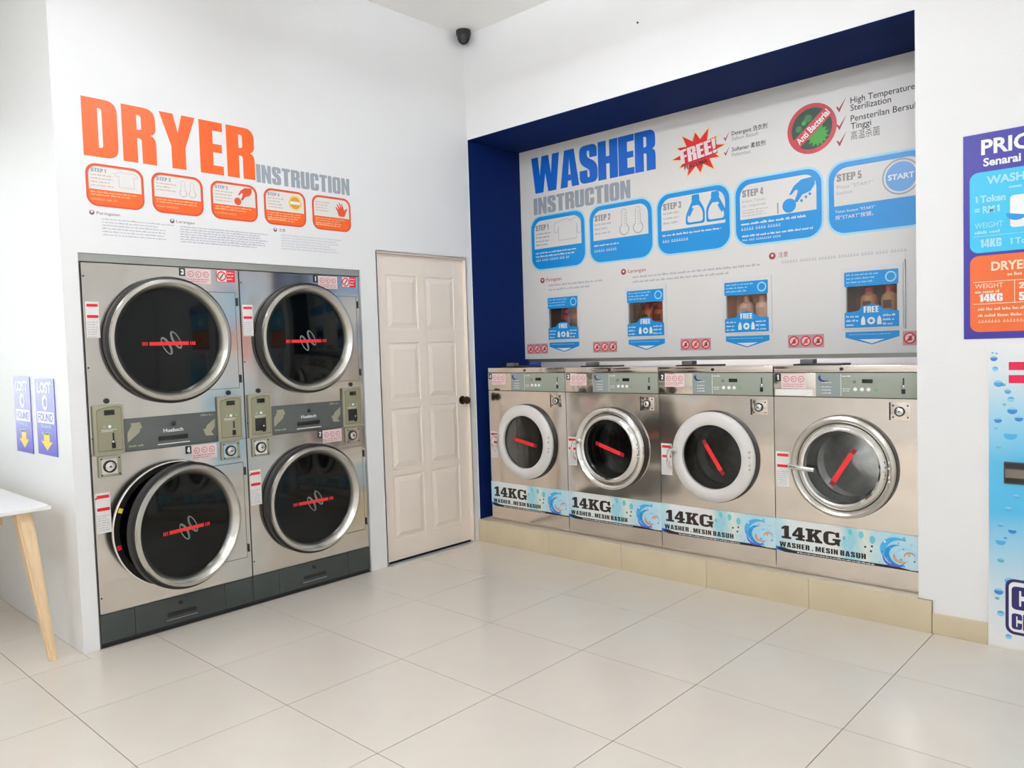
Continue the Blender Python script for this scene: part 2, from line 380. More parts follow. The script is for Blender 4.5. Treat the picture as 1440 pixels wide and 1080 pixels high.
# wall with the dryers and the door (faces +x)
b = B(); D0, D1, DT = -2.675, -1.006, 1.962
box(b, -T, 0, -2.75, D0, 0, H); box(b, -T, 0, D0, D1, DT, H); box(b, -T, 0, D1, -.868, 0, H)
box(b, -T, 0, -.868, -.06, 2.092, H); box(b, -T, 0, -.06, 0, 0, H)
struct('wall_left', b, WALL, 'white painted wall around the dryers and the cream door')
struct('wall_side', box(B(), XL, -T, -2.75, -2.75+T, 0, H), WALL, 'bright white wall returning behind the table')
b = B(); box(b, -1.3, -1.2, -2.63, 1.4, 0, H); box(b, -1.3, XR, 1.3, 1.4, 0, H)
struct('wall_service', b, WALL, 'plain white wall of the service space behind the machines')
# washer wall (faces -y) with the alcove opening
b = B(); AX0, AX1, AZ = .006, 3.012, 2.954
box(b, 0, AX0-.002, 0, T, 0, H); box(b, AX0-.002, AX0, 0, T, AZ+.004, H); box(b, AX0, AX1, 0, T, AZ+.004, H); box(b, AX1, XR, 0, T, 0, H); box(b, -T, 0, 0, T, 0, H)
struct('wall_back', b, WALL, 'white painted wall framing the washer alcove')
b = B(); box(b, AX0-.0018, AX0, .0006, .75, .02, AZ+.002); box(b, AX0-.0005, AX1+.1, .001, 1.3, AZ, AZ+.0039); box(b, AX1+.0005, AX1+.06, T+.001, .75, .02, AZ)
struct('wall_alcove', b, NAVY, 'navy blue painted sides and soffit of the washer alcove')
struct('wall_right', box(B(), XR, XR+T, YF, 1.3, 0, H), WALL, 'plain white wall closing the shop')
b = B(); box(b, XL-T, XL, YF, -2.63, 0, .9); box(b, XL-T, XL, YF, -2.63, 3.1, H); box(b, XL-T, XL, YF, -7.15, .9, 3.1); box(b, XL-T, XL, -2.85, -2.63, .9, 3.1)
struct('wall_far', b, WALL, 'white end wall around the wide side window')
# solid wall behind the camera and the glazed side window
struct('wall_front', box(B(), XL, XR, YF-T, YF, 0, H), WALL, 'plain white wall facing the washers')
wn = tag(empty('window_1', (XL-.06, 0, 0)), 'wide aluminium framed side window', kind='structure')
SGL = glass_mat('clear shop glass', (.95, .97, .96))
n = 4; w0, w1 = -7.15, -2.85
for k in range(n+1):
    y = w0+.03+(w1-w0-.06)*k/n; bx('mullion', ALU, wn, -.04, .04, y-.028, y+.028, .9, 3.1)
for k in range(n):
    y0 = w0+.06+(w1-w0-.06)*k/n; y1 = w0+(w1-w0-.06)*(k+1)/n; bx('pane', SGL, wn, -.004, .004, y0, y1, .91, 3.09)
struct('ground', box(B(), XL-20, XL-T, YF-8, 8, -.3, -.05), mat('pavement', 'b9b4ab', .8), 'pale concrete pavement outside the window')
# added ceiling battens, out of view, hung low to brighten ceiling and walls
DP = .3
LM = mat('lit fluorescent tube', 'f3f8ff', .5, emit=LAMP)
for j, ly in enumerate((-1.85, -3.7, -5.6)):
    for i, lx in enumerate((1.7, 4.6)):
        if i == 1 and j == 0: continue
        nm = 'added unseen twin tube ceiling batten, %s row from the washers, %s side' % (('first', 'second', 'third')[j], ('dryer', 'coin changer')[i])
        t = thing('added_ceiling_light', nm, 'light', (lx if j else 1.75, ly, H), group='added fluorescent ceiling battens')
        bx('housing', WHITE, t, -.62, .62, -.05, .05, -DP-.06, -DP, .004)
        for sx in (-.45, .45): obj('suspension_rod', tube(B(), [(sx, 0, -DP), (sx, 0, -.0005)], .004, 8), ALU, t)
        for sy in (-.055, .055):
            obj('tube', tube(B(), [(-.6, sy, -DP-.10), (.6, sy, -DP-.10)], .016, 10), LM, t, True)
        for sx in (-.605, .605): bx('lamp_holder', WHITE, t, sx-.012, sx+.012, -.075, .075, -DP-.12, -DP-.0605)
t = thing('added_gap_light', 'added slim tube light behind the washers, whitening the gap above them', 'light', (1.5, 1.28, 2.2))  # added lamp, out of sight, to whiten the strip above the washers
bx('housing', WHITE, t, -1.1, 1.1, -.05, .019, -.03, .03); bx('tube', mat('tube light', 'ffffff', .5, emit=170), t, -1.08, 1.08, -.085, -.0505, -.016, .016)

# plinth under the washers and the skirting beside it
pt = tag(empty('trim_1', (0, 0, 0)), 'low tiled plinth carrying the four washing machines', kind='structure')
bx('core', GROUT, pt, .0, 3.074, -.0095, .9, 0.0, .157); bx('top_slab', SKTOP, pt, .007, 3.011, -.017, .72, .1575, .162, .001)
bx('plinth_return', SKIRT, pt, .001, .079, -.0175, -.0098, 0.0005, .1615, .001)
for x0, x1 in ((.08, .68), (.68, 1.28), (1.28, 1.88), (1.88, 2.48), (2.48, 3.074)):
    bx('tile', SKIRT, pt, x0+.001, x1-.001, -.018, -.0098, .0005, .157, .001)
sk = tag(empty('baseboard_right', (0, 0, 0)), 'beige tile skirting between plinth and coin changer', kind='structure')
bx('tile', SKIRT, sk, 3.0755, 3.306, -.013, -.0002, .0005, .099, .001)
# door in the left wall (front frame rotated to face +x)
dr = tag(empty('door_1', (-.03, -.868, 0), PI/2), 'cream painted panelled door between the dryers and the alcove', kind='structure')
DW = .808
bx('core', DOORM, dr, .004, DW-.004, .006, .04, .016, 2.086)
cols = [(.0905, .363), (.433, .707)]; rows = [(.155, .59), (.632, 1.045), (1.098, 1.49), (1.581, 1.946)]
b = B()
for z0, z1 in ((.016, .155), (.59, .632), (1.045, 1.098), (1.49, 1.581), (1.946, 2.086)): box(b, .09, .707, -.0, .0065, z0, z1, .002)
for x0, x1 in ((.004, .091), (.362, .434), (.706, DW-.004)): box(b, x0, x1, -.0005, .0065, .016, 2.086, .002)
obj('frame', b, DOORM, dr)
for x0, x1 in cols:
    for z0, z1 in rows:
        b = B(); r1 = [b.verts.new(p) for p in ((x0+.012, .0058, z0+.012), (x1-.012, .0058, z0+.012), (x1-.012, .0058, z1-.012), (x0+.012, .0058, z1-.012))]
        r2 = [b.verts.new(p) for p in ((x0+.045, -.002, z0+.045), (x1-.045, -.002, z0+.045), (x1-.045, -.002, z1-.045), (x0+.045, -.002, z1-.045))]
        for i in range(4): b.faces.new((r1[i], r1[(i+1) % 4], r2[(i+1) % 4], r2[i]))
        b.faces.new(r2); obj('panel', b, DOORM, dr)
kn = obj('knob', lathe(B(), [(.031, 0), (.031, .006), (.012, .009), (.011, .03), (.024, .038), (.029, .05), (.024, .064), (.0, .068)], .755, 1.06, -.0006, 24), BRONZE, dr, True)
b = B(); box(b, -.008, .0035, -.03, .05, 0, 2.1); box(b, DW-.0035, DW+.008, -.03, .05, 0, 2.1); box(b, .0035, DW-.0035, -.03, .05, 2.0865, 2.1)
obj('jamb', b, DOORM, dr)
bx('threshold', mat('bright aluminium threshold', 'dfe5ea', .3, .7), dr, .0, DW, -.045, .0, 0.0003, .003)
bx('gap', mat('painted gap shade', '0c0c0f', .8), dr, .004, DW-.004, .01, .03, .0004, .0155)  # dark strip painted as the shade under the door

# ------------------------------------------------------------------ dryers
def sticker_bar(parent, cx, cz, L, ang, d, hgt=.018, ends=True):
    def rot(P): return [(cx+x*math.cos(ang)-z*math.sin(ang), cz+x*math.sin(ang)+z*math.cos(ang)) for x, z in P]
    P = [rot([(-L*.37, -hgt/2), (L*.37, -hgt/2), (L*.37, hgt/2), (-L*.37, hgt/2)])]
    if ends:
        for s in (-1, 1):
            for q in (.41, .45, .485): P.append(rot([(s*L*q-.0035, -hgt/2), (s*L*q+.0035, -hgt/2), (s*L*q+.0035, hgt/2), (s*L*q-.0035, hgt/2)]))
    o = flat('sticker', P, d, REDG, parent); o['label'] = 'red warning sticker strip'
    return o
def number_sticker(parent, n, x0, z0, d, w2=.14, red=True):
    o = flat('number_sticker', [[(x0, z0), (x0+.031, z0), (x0+.031, z0+.042), (x0, z0+.042)]], d, INK, parent); o['label'] = 'black square with white numeral'
    heavy(str(n), x0+(.008 if n > 1 else .01), x0+(.024 if n > 1 else .02), z0+.007, z0+.035, d+.0004, WPRINT, o)
    s = flat('price_sticker', [[(x0+.034, z0-.038), (x0+.034+w2, z0-.038), (x0+.034+w2, z0+.04), (x0+.034, z0+.04)]], d, PINK if red else LABEL, parent)
    P = []
    for k in range(3):
        c = x0+.034+w2*(.2+.3*k); P += [circ(c, z0+.012, .017, 20), circ(c, z0+.012, .0125, 20), circ(c-.003, z0+.012, .005, 10)]
    flat('pictogram', P, d+.0004, mat('dull rose print', 'c7868b', .5), s)
    fine(2, x0+.04, z0-.018, .007, d+.0004, mat('rose print', 'b8737a', .5), s, w2-.014, 1.6, seed=n)
def warning_label(parent, x0, x1, z0, z1, d):
    o = flat('warning_label', [[(x0, z0), (x1, z0), (x1, z1), (x0, z1)]], d, LABEL, parent); o['label'] = 'white warning label with red bars'
    h = z1-z0
    for f in (.86, .55):
        flat('red_bar', rrect(x0+.006, x1-.004, z0+h*f, z0+h*(f+.08), .004, 3), d+.0004, RED, o)
    fine(7, x0+.005, z0+h*.42, .006, d+.0004, LINK, o, x1-x0-.01, 2, seed=3)
def lock_plate(parent, x0, x1, z0, z1, frame=True):
    p = bx('lock_plate', CTRL if frame else STEELB, parent, x0, x1, -.012, .0005, z0, z1, .004) if frame else bx('lock_plate', STEELB, parent, x0, x1, -.004, .0005, z0, z1, .001)
    d = .012 if frame else .004
    cx, cz, r = (x0+x1)/2, (z0+z1)/2, (z1-z0)*.3
    if frame:
        bx('lock_face', CHROME, p, x0+.012, x1-.02, -.0135, -.0115, z0+.014, z1-.014)
        d = .0135
    obj('lock_ring', lathe(B(), [(r*.75, 0), (r, 0), (r, .006), (r*.75, .006)], cx-.003, cz, -d, 28, closed=True), BLACK, p, True)
    obj('lock_barrel', lathe(B(), [(r*.74, 0), (r*.74, .008), (r*.5, .011), (0, .011)], cx-.003, cz, -d, 28), CHROME, p, True)
    obj('keyhole', lathe(B(), [(r*.16, 0), (r*.16, .0012)], cx-.003, cz, -d-.011, 12), INK, p)
    for sx in (x0+.012, x1-.012):
        for sz in (z0+.012, z1-.012):
            obj('screw', lathe(B(), [(.0042, 0), (.0042, .003), (0, .0036)], sx, sz, -d if frame else -.004, 10), DARK, p)
def control(parent, x0, x1, z0, z1, coin_plate=False):
    c = bx('control_panel', CTRL, parent, x0, x1, -.016, .0005, z0, z1, .006); c['label'] = 'olive grey coin control panel'
    w, h = x1-x0, z1-z0
    flat('inset', round_poly([(x0+w*.12, z0+h*.09), (x0+w*.92, z0+h*.09), (x0+w*.92, z1-h*.06, .01), (x0+w*.55, z1-h*.03, .04), (x0+w*.12, z1-h*.1, .01)]), .0165, CTRLD, c)
    flat('inset_edge', [round_poly([(x0+w*.11, z0+h*.08), (x0+w*.93, z0+h*.08), (x0+w*.93, z1-h*.05, .01), (x0+w*.55, z1-h*.02, .04), (x0+w*.11, z1-h*.09, .01)]),
                        round_poly([(x0+w*.125, z0+h*.092), (x0+w*.915, z0+h*.092), (x0+w*.915, z1-h*.062, .01), (x0+w*.55, z1-h*.032, .04), (x0+w*.125, z1-h*.102, .01)])], .0168, mat('dark olive line', '5d5943', .5), c)
    bx('display', LCD, c, x0+w*.36, x0+w*.7, -.0185, -.0165, z1-h*.2, z1-h*.1, .001)
    for f, m in ((.34, WPRINT), (.52, WPRINT), (.72, GREENP)):
        obj('button', lathe(B(), [(.0075, 0), (.0075, .002), (0, .0025)], x0+w*f, z1-h*.43, -.0165, 16), m if f != .34 else CTRLW, c)
    fine(1, x0+w*.3, z1-h*.3, .006, .0169, GREENP, c, w*.3); fine(2, x0+w*.25, z1-h*.5, .004, .0169, WPRINT, c, w*.5)
    if coin_plate: bx('coin_plate', DARK, c, x0+w*.25, x0+w*.72, -.0185, -.0165, z0+h*.16, z0+h*.45, .001)
    bx('coin_slot', INK, c, x0+w*.6, x0+w*.65, -.0195, -.0164, z0+h*.28, z0+h*.44)
    bx('coin_return', INK, c, x0+w*.56, x0+w*.68, -.0205, -.0164, z0+h*.13, z0+h*.24)
    obj('coin_stud', lathe(B(), [(.005, 0), (.005, .004), (0, .006)], x0+w*.61, z0+h*.265, -.0165, 12), CHROME, c)
def dryer_door(parent, cx, cz, hx, ang=0.):
    """round porthole door hung at x = hx; ang swings it open"""
    dd = empty('door', (hx, -.004, cz), ang, parent); x = cx-hx
    obj('gasket', lathe(B(), [(.302, .005), (.331, .005), (.331, .036), (.313, .044), (.302, .03)], x, 0, 0, 72, closed=True), BLACK, dd, True)
    obj('bezel', lathe(B(), [(.312, .034), (.318, .05), (.314, .063), (.298, .066), (.284, .052), (.2665, .022), (.2665, .016), (.3, .016)], x, 0, 0, 72, closed=True), RING, dd, True)
    gl = obj('glass', lathe(B(), [(.268, .010), (.268, .020), (.18, .026), (.09, .029), (0, .030)], x, 0, 0, 64), DGLASS, dd, True)
    sticker_bar(gl, x-.012, -.018, .28, 0, .0315, .019)
    # pale interlocking swirl mark behind the sticker
    P = []
    for ox, oz, k0 in ((-.026, -.03, 1), (.024, .0, -1)):
        ca, sa = math.cos(math.radians(28)), math.sin(math.radians(28)); E1, E2 = [], []
        for k in range(24):
            a = 2*PI*k/24; u, v = .021*math.cos(a), .052*math.sin(a); u2, v2 = .012*math.cos(a)-k0*.003, .042*math.sin(a)
            E1.append((x+ox+u*ca-v*sa, oz+u*sa+v*ca)); E2.append((x+ox+u2*ca-v2*sa, oz+u2*sa+v2*ca))
        P += [E1, E2]
    flat('swirl_mark', P, .0308, mat('grey swirl print', '6e7672', .4), gl)
    return dd
def make_dryer(x, label, nums, ajar, coin_plate):
    t = thing('stack_dryer', label, 'dryer', (-.008, x, 0), PI/2, 'stacked tumble dryers')
    Wd = .825; Z0, Z1, ZT = .168, .966, 1.918
    shell('cabinet', mat('grey cabinet side', '8d8d88', .5, .3), t, .004, Wd-.004, .012, .78, .012, ZT-.004)
    for nm, z0, z1, cz, ang in (('upper_panel', Z1, ZT, 1.53, 0), ('lower_panel', Z0, Z1, .556, ajar)):
        hole = circ(.412, cz, .298, 64)
        link(nm, fill_mesh([rrect(.003, Wd-.003, z0+.0015, z1-.0015, .003, 2), hole], 0, .010), STEEL, t).location = (0, .010, 0)
        obj('drum_mouth', lathe(B(), [(.2975, -.0), (.2975, -.30), (0, -.30)], .412, cz, .002, 48, caps=False), mat('dark drum', '15181a', .35, .5), t, True)
        hz0, hz1 = (1.257, 1.789) if nm == 'upper_panel' else (.289, .831)
        link('hinge_plate', fill_mesh([rrect(.55, Wd-.03, hz0, hz1, .004, 2), [(.40, hz0-.1)]+[(.412+.318*math.cos(a), cz+.318*math.sin(a)) for a in [math.radians(-70+140*k/20) for k in range(21)]]+[(.40, hz1+.1)]] if False else
             [[(.412+.318*math.cos(a), cz+.318*math.sin(a)) for a in [math.asin(max(-1, min(1, (hz0-cz)/.318)))+k/16*(math.asin((hz1-cz)/.318)-math.asin((hz0-cz)/.318)) for k in range(17)]]+[(Wd-.03, hz1), (Wd-.03, hz0)]], .0, .004), STEEL, t)
        for hz in (hz0+.05, hz1-.05):
            obj('hinge', tube(B(), [(Wd-.018, -.005, hz-.022), (Wd-.018, -.005, hz+.022)], .0055, 8), DARK, t)
        if ang: obj('frame_ring', lathe(B(), [(.329, -.001), (.334, .001), (.334, .006), (.329, .008)], .412, cz, 0, 72, closed=True), CHROME, t, True)
        obj('seal_ring', lathe(B(), [(.30, -.002), (.3285, -.002), (.3285, .003), (.30, .003)], .412, cz, 0, 72, closed=True), BLACK, t)
        if ang:
            for a0, mm in ((158, YELLOW), (193, RED)):
                aa = math.radians(a0); o_ = bx('seal_mark', mm, t, -.010, .010, -.0065, -.0032, -.012, .012); o_.location = (.412+.312*math.cos(aa), 0, cz+.312*math.sin(aa)); o_.rotation_euler = (0, PI/2-aa+PI/2, 0)
        x_a = .412+math.sqrt(.335**2-(hz1-cz)**2); x_b = .412+math.sqrt(.335**2-(hz0-cz)**2); SEAM = mat('steel seam', '6f6960', .5)
        bx('plate_seam', SEAM, t, x_a, Wd-.03, -.0046, .0, hz1, hz1+.003); bx('plate_seam', SEAM, t, x_b, Wd-.03, -.0046, .0, hz0-.003, hz0); bx('plate_seam', SEAM, t, Wd-.03, Wd-.0275, -.0046, .0, hz0-.003, hz1+.003)
        dryer_door(t, .412, cz, .735, ang)
    up, lo = nums
    number_sticker(t, up, .487, 1.872, .0012); number_sticker(t, lo, .472, .918, .0012)
    rs = flat('notice_sticker', [[(.695, 1.849), (.802, 1.849), (.802, 1.914), (.695, 1.914)]], .0012, RED, t); rs['label'] = 'red notice sticker with a prohibition sign'
    flat('sign_backing', [[(.697, 1.851), (.752, 1.851), (.752, 1.912), (.697, 1.912)]], .0016, LABEL, rs)
    flat('prohibition_sign', [circ(.724, 1.881, .027, 28), circ(.724, 1.881, .02, 28)], .002, RED, rs)
    flat('pictogram', [[(.71, 1.868), (.716, 1.864), (.738, 1.893), (.733, 1.897)]], .0022, mat('brown print', '6b3b22', .5), rs)
    fine(3, .757, 1.897, .008, .002, WPRINT, rs, .04, 2.2, seed=lo)
    warning_label(t, .012, .075, 1.547, 1.725, .0012); warning_label(t, .008, .078, .575, .777, .0012)
    control(t, .014, .158, .962, 1.212, coin_plate); control(t, .655, .8, .962, 1.212, coin_plate)
    p = bx('centre_panel', GREYP, t, .160, .653, -.006, .0005, .968, 1.135, .002); p['label'] = 'charcoal centre strip with lettering'
    text('Huebsch', .41, 1.047, .02, .0066, WPRINT, p, w=.105, bold=.012, align='c')
    obj('lock', lathe(B(), [(.011, 0), (.011, .006), (.007, .008), (0, .008)], .412, 1.09, -.006, 18), INK, p)
    bx('handle_recess', DARK, p, .33, .485, -.0085, -.0055, 1.005, 1.028, .003); bx('handle_line', WPRINT, p, .325, .495, -.0075, -.0055, .984, .988)
    ar = [(0, .03), (.042, .03), (.03, .018), (.05, 0), (.07, .022), (.056, .044), (.052, .032), (.046, .062), (0, .062)]
    flat('arrow', [(.175, .0+1.012), (.176, 1.062), (.198, 1.098), (.192, 1.11), (.24, 1.112), (.252, 1.08), (.243, 1.083), (.236, 1.06)], .0066, CTRL, p)
    flat('arrow', [(.64, 1.095), (.64, 1.052), (.618, 1.025), (.634, 1.004), (.585, 1.006), (.572, 1.045), (.585, 1.043), (.596, 1.064)], .0066, CTRL, p)
    fine(1, .18, .988, .012, .0066, CTRLW, p, .075); fine(1, .56, 1.115, .012, .0066, CTRLW, p, .075)
    for dx in (.086, .73): obj('release_button', lathe(B(), [(.013, 0), (.013, .006), (0, .008)], dx, 1.232, .0, 18), INK, t, True)
    lock_plate(t, .03, .138, .853, .957); lock_plate(t, .67, .778, .857, .957)
    for x0, x1 in ((.002, .165), (.167, .653), (.655, Wd-.002)):
        pz = bx('base_panel', BASE, t, x0, x1, -.002, .012, .022, .166, .0015)
        if x0 == .167:
            obj('lock', lathe(B(), [(.011, 0), (.011, .005), (0, .007)], .403, .129, -.002, 16), INK, pz)
            bx('handle_recess', DARK, pz, .33, .487, -.0045, -.0015, .066, .086, .003); bx('handle_line', mat('pale grey line', 'a7aba9', .5), pz, .324, .492, -.0035, -.0015, .047, .05)
    bx('toe_strip', INK, t, .002, Wd-.002, .004, .03, .001, .0215)
    bx('seam', INK, t, -.0004, .0026, -.001, .01, .02, ZT-.01)
    for sz in (.25, .75, 1.05, 1.4, 1.85):
        obj('screw', lathe(B(), [(.004, 0), (.004, .002), (0, .003)], .012, sz, 0, 8), DARK, t)
    return t
make_dryer(-2.665, 'steel double-stack tumble dryer next to the pale table, lower door ajar', (3, 4), math.radians(11.5), False)
make_dryer(-1.839, 'steel double-stack tumble dryer next to the cream door, both doors shut', (1, 2), 0, True)
hd = tag(bx('trim_2', ALU, None, -.06, -.006, D0+.001, D1-.001, 1.922, 1.961), 'grey metal filler strip above the dryers', kind='structure')
tag(bx('trim_side_shade', mat('painted side gap shade', '6d6a64', .5), None, -.06, -.012, D0+.0005, -2.6655, 0.0, 1.921), 'narrow grey strip painted as shade in the gap beside the dryers', kind='structure')  # grey strip coloured as the shade in the dryers' side gap

# ------------------------------------------------------------------ washers
BANNER = ramp_mat('watercolour banner print', [(0, 'b5dde9'), (.16, 'e4ecec'), (.45, 'ecebe6'), (.56, '9bd6e4'), (.66, 'e8eae0'), (.8, 'a5daee'), (1, 'cfe6ee')], 0, 0, .73, .3, 9)
DRUMM = mat('steel drum', 'd2d2d0', .3, 1, noise=.45, nscale=7)
def make_washer(i, label, style, num, bar, lid_off):
    x = .085+.73*i
    t = thing('washing_machine', label, 'washer', (x, .05, .1622), 0, 'washing machines in the alcove')
    Ww, cx, cz = .73, .37, .602
    shell('cabinet', STEELB, t, .003, Ww-.003, .0125, .46, 0, 1.122)
    bx('back_filler', STEELB, t, .01, Ww-.01, .0125, .02, .96, 1.11)
    link('front_panel', fill_mesh([rrect(.002, Ww-.002, .006, .958, .004, 2), circ(cx, cz, .235, 64)], 0, .012), STEELB, t).location = (0, .012, 0)
    obj('tub', lathe(B(), [(.2345, .0), (.2345, -.03), (.168, -.05), (.172, -.09)], cx, cz, .003, 48, caps=False), BLACK, t, True)
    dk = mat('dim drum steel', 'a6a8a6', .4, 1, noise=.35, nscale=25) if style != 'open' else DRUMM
    obj('drum', lathe(B(), [(.172, -.092), (.225, -.1), (.225, -.2), (.19, -.225), (.07, -.215), (.045, -.205), (0, -.203)], cx, cz, .003, 48, caps=False), dk, t, True)
    bx('top_lip', STEELB, t, .002, Ww-.002, -.003, .05, 1.092, 1.127, .004)
    obj('lip_button', lathe(B(), [(.009, 0), (.009, .004), (0, .006)], .366, 1.108, -.003, 14), INK, t)
    bx('seam', mat('dark seam', '3a342d', .6), t, .002, Ww-.002, -.0005, .012, .9582, .9625); bx('seam', mat('dark seam', '3a342d', .6), t, .002, Ww-.002, -.0005, .012, 1.0885, 1.0915)
    bx('header_panel', STEELB, t, .002, .233, -.003, .01, .9628, 1.088, .0015)
    c = bx('control_panel', CTRLW, t, .234, Ww-.003, -.005, .01, .9628, 1.088, .0015); c['label'] = 'grey green control panel with coin slot'
    flat('film_strip', [[(.238, .966), (.36, .966), (.36, 1.085), (.238, 1.085)]], .0053, CTRLB, c)
    flat('divider_line', [[(.362, .968), (.3645, .968), (.3645, 1.083), (.362, 1.083)]], .0055, WPRINT, c)
    sw = [(.275+.03*math.cos(a), 1.062+.022*math.sin(a)) for a in [math.radians(150+160*k/10) for k in range(11)]]
    sw2 = [(.283+.024*math.cos(a), 1.066+.019*math.sin(a)) for a in [math.radians(310-160*k/10) for k in range(11)]]
    flat('swoosh', sw+sw2, .0056, mat('navy swoosh print', '27376f', .4), c)
    for z in (1.035, 1.013, .996, .98): fine(1, .265, z, .006, .0056, WPRINT, c, .05, seed=int(z*500))
    text('Press', .37, 1.07, .007, .0056, WPRINT, c) if False else fine(1, .37, 1.068, .008, .0056, WPRINT, c, .045)
    bx('display', LCD, c, .468, .52, -.0072, -.0052, 1.036, 1.056, .001)
    obj('knob', lathe(B(), [(.009, 0), (.009, .003), (0, .004)], .43, 1.043, -.005, 16), mat('dim grey button', '7d8078', .4), c)
    for bx_ in (.435, .468, .50):
        obj('button', lathe(B(), [(.0095, 0), (.0095, .003), (0, .004)], bx_, 1.004, -.005, 16), WPRINT, c)
    obj('button', lathe(B(), [(.0085, 0), (.0085, .003), (0, .004)], .535, 1.003, -.005, 16), GREENP, c)
    fine(2, .372, 1.004, .005, .0056, WPRINT, c, .04, 2.2)
    bx('coin_slot', INK, c, .661, .667, -.0065, -.004, 1.028, 1.062); obj('coin_stud', lathe(B(), [(.007, 0), (.007, .004), (0, .006)], .664, 1.02, -.005, 12), CHROME, c)
    bx('coin_return', INK, c, .654, .672, -.0075, -.004, .984, 1.008, .002)
    number_sticker(t, num, .012, 1.043, .0035, .135)
    flat('sticker_backing', [[(.01, .966), (.215 if i == 3 else .185, .966), (.215 if i == 3 else .185, 1.0), (.01, 1.0)]], .0034, LABEL, t) if i == 3 else None
    lock_plate(t, .602, .694, .856, .938, False)
    bx('latch_edge', DARK, t, .596, .601, -.006, .0005, .853, .941)
    warning_label(t, .008, .082, .465, .658, .0008)
    # detergent drawer lid on the top
    lid = bx('dispenser_lid', DARK, t, .085+lid_off, .345+lid_off, .06, .2, 1.1225, 1.134, .003); bx('lid_grip', mat('grey plastic', '6a6c6c', .5), lid, .115+lid_off, .185+lid_off, .08, .14, 1.1345, 1.158, .003)
    # door
    dd = empty('door', (cx, -.0008, cz), 0, t)
    obj('gasket', lathe(B(), [(.2, 0), (.268, 0), (.268, .02), (.25, .03), (.2, .03)], 0, 0, 0, 64, closed=True), BLACK, dd, True)
    if style in ('white',):
        obj('bezel', lathe(B(), [(.262, .022), (.264, .036), (.255, .046), (.225, .056), (.2, .056), (.188, .05), (.186, .03)], 0, 0, 0, 64, closed=True), mat('satin white ring', 'dedad6', .35, noise=.05, nscale=9), dd, True)
        hm = CHROME
    else:
        obj('bezel', lathe(B(), [(.258, .02), (.266, .032), (.263, .045), (.25, .052), (.236, .044), (.228, .032), (.226, .02)], 0, 0, 0, 64, closed=True), CHROME if style == 'chrome' else RING, dd, True)
        obj('inner_ring', lathe(B(), [(.2255, .02), (.225, .034), (.212, .05), (.2, .056), (.19, .052), (.187, .03), (.187, .02)], 0, 0, 0, 64, closed=True), CHROME, dd, True)
    gl = obj('glass', lathe(B(), [(.1865, .026), (.1865, .034), (.12, .038), (0, .04)], 0, 0, 0, 56), WG[i], dd, True)
    sticker_bar(gl, .01, -.0, .235, math.radians(bar), .0415, .026, False)
    for s in (-1, 1):
        q = math.radians(bar); L = .102*s
        flat('sticker_end', [(.01+(L+u)*math.cos(q)-v*math.sin(q), (L+u)*math.sin(q)+v*math.cos(q)) for u, v in ((-.012, -.013), (.014, -.013), (.014, .013), (-.012, .013))], .0413, mat('dark red print', '8e1626', .4), gl)
    if style == 'open':
        obj('handle', tube(B(), [(-.262, -.05, -.012), (-.235, -.064, -.012), (-.19, -.07, -.016), (-.125, -.07, -.02)], .017, 12, .013), CHROME, dd, True)
    else:
        obj('handle', tube(B(), [(-.245, -.05, .03), (-.258, -.078, .028), (-.262, -.086, .0), (-.262, -.084, -.06), (-.255, -.07, -.085)], .011, 10), hm if style == 'white' else CHROME, dd, True)
        obj('handle_mount', box(B(), -.27, -.215, -.066, -.03, .018, .044, .006), CHROME, dd, True)
    for z in (.045, .015, -.03, -.052):
        obj('hinge_screw', lathe(B(), [(.006, 0), (.006, .004), (0, .006)], .238, z, -.05, 10), CHROME, dd, True)
    # printed capacity banner
    bn = flat('banner', [(.0, .112), (.04, .104), (.3, .103), (.55, .106), (.73, .115 if i < 3 else .112), (.729, .286), (.0, .288)], .002, BANNER, t, .001); bn['label'] = 'pale blue banner reading 14KG'
    heavy('14KG', .034, .352, .178, .252, .0036, mat('dark brown print', '2a1d1a', .5), bn, SLAB, gap=.05)
    heavy('WASHER . MESIN BASUH', .022, .478, .132, .16, .0036, INK, bn, gap=.12)
    flat('footer_strip', [(.004, .121), (.03, .128), (.1, .120), (.45, .119), (.62, .121), (.729, .106), (.729, .113), (.66, .107), (.3, .104), (.05, .104)], .0036, INK, bn)
    fine(1, .12, .109, .007, .004, WPRINT, bn, .4, seed=i)
    flat('footer_wave', [(.0, .112), (.045, .104), (.09, .116), (.05, .13), (.0, .132)], .0034, mat('mid blue print', '2a78c8', .4), bn)
    SB, SV, SO = mat('splash blue print', '48b4ea', .4), mat('violet print', '5a62cc', .4), mat('peach print', 'd99a78', .4)
    for ax, az, r0, r1, a0, a1, w0, mm, dd_ in ((.63, .19, .085, .06, 60, 250, .03, SB, .0034), (.64, .185, .05, .075, 90, 300, .022, mat('deep splash print', '2a92d8', .4), .0036), (.66, .175, .055, .04, -40, 160, .018, mat('pale splash print', 'a6dcf4', .4), .0037), (.62, .165, .06, .05, 170, 330, .014, SV, .0038), (.645, .175, .03, .04, 150, 320, .014, SO, .004), (.69, .175, .022, .03, 20, 190, .010, SO, .0041)):
        o_, i_ = [], []
        for k in range(15):
            f = k/14; a = math.radians(a0+(a1-a0)*f); rr = r0+(r1-r0)*f; h_ = w0*math.sin(PI*f)*.5+.0006
            cl = lambda u, v: (min(.727, max(.5, u)), min(.282, max(.117, v)))
            o_.append(cl(ax+(rr+h_)*math.cos(a), az+(rr+h_)*.85*math.sin(a))); i_.append(cl(ax+(rr-h_)*math.cos(a), az+(rr-h_)*.85*math.sin(a)))
        flat('splash', o_+i_[::-1], dd_, mm, bn)
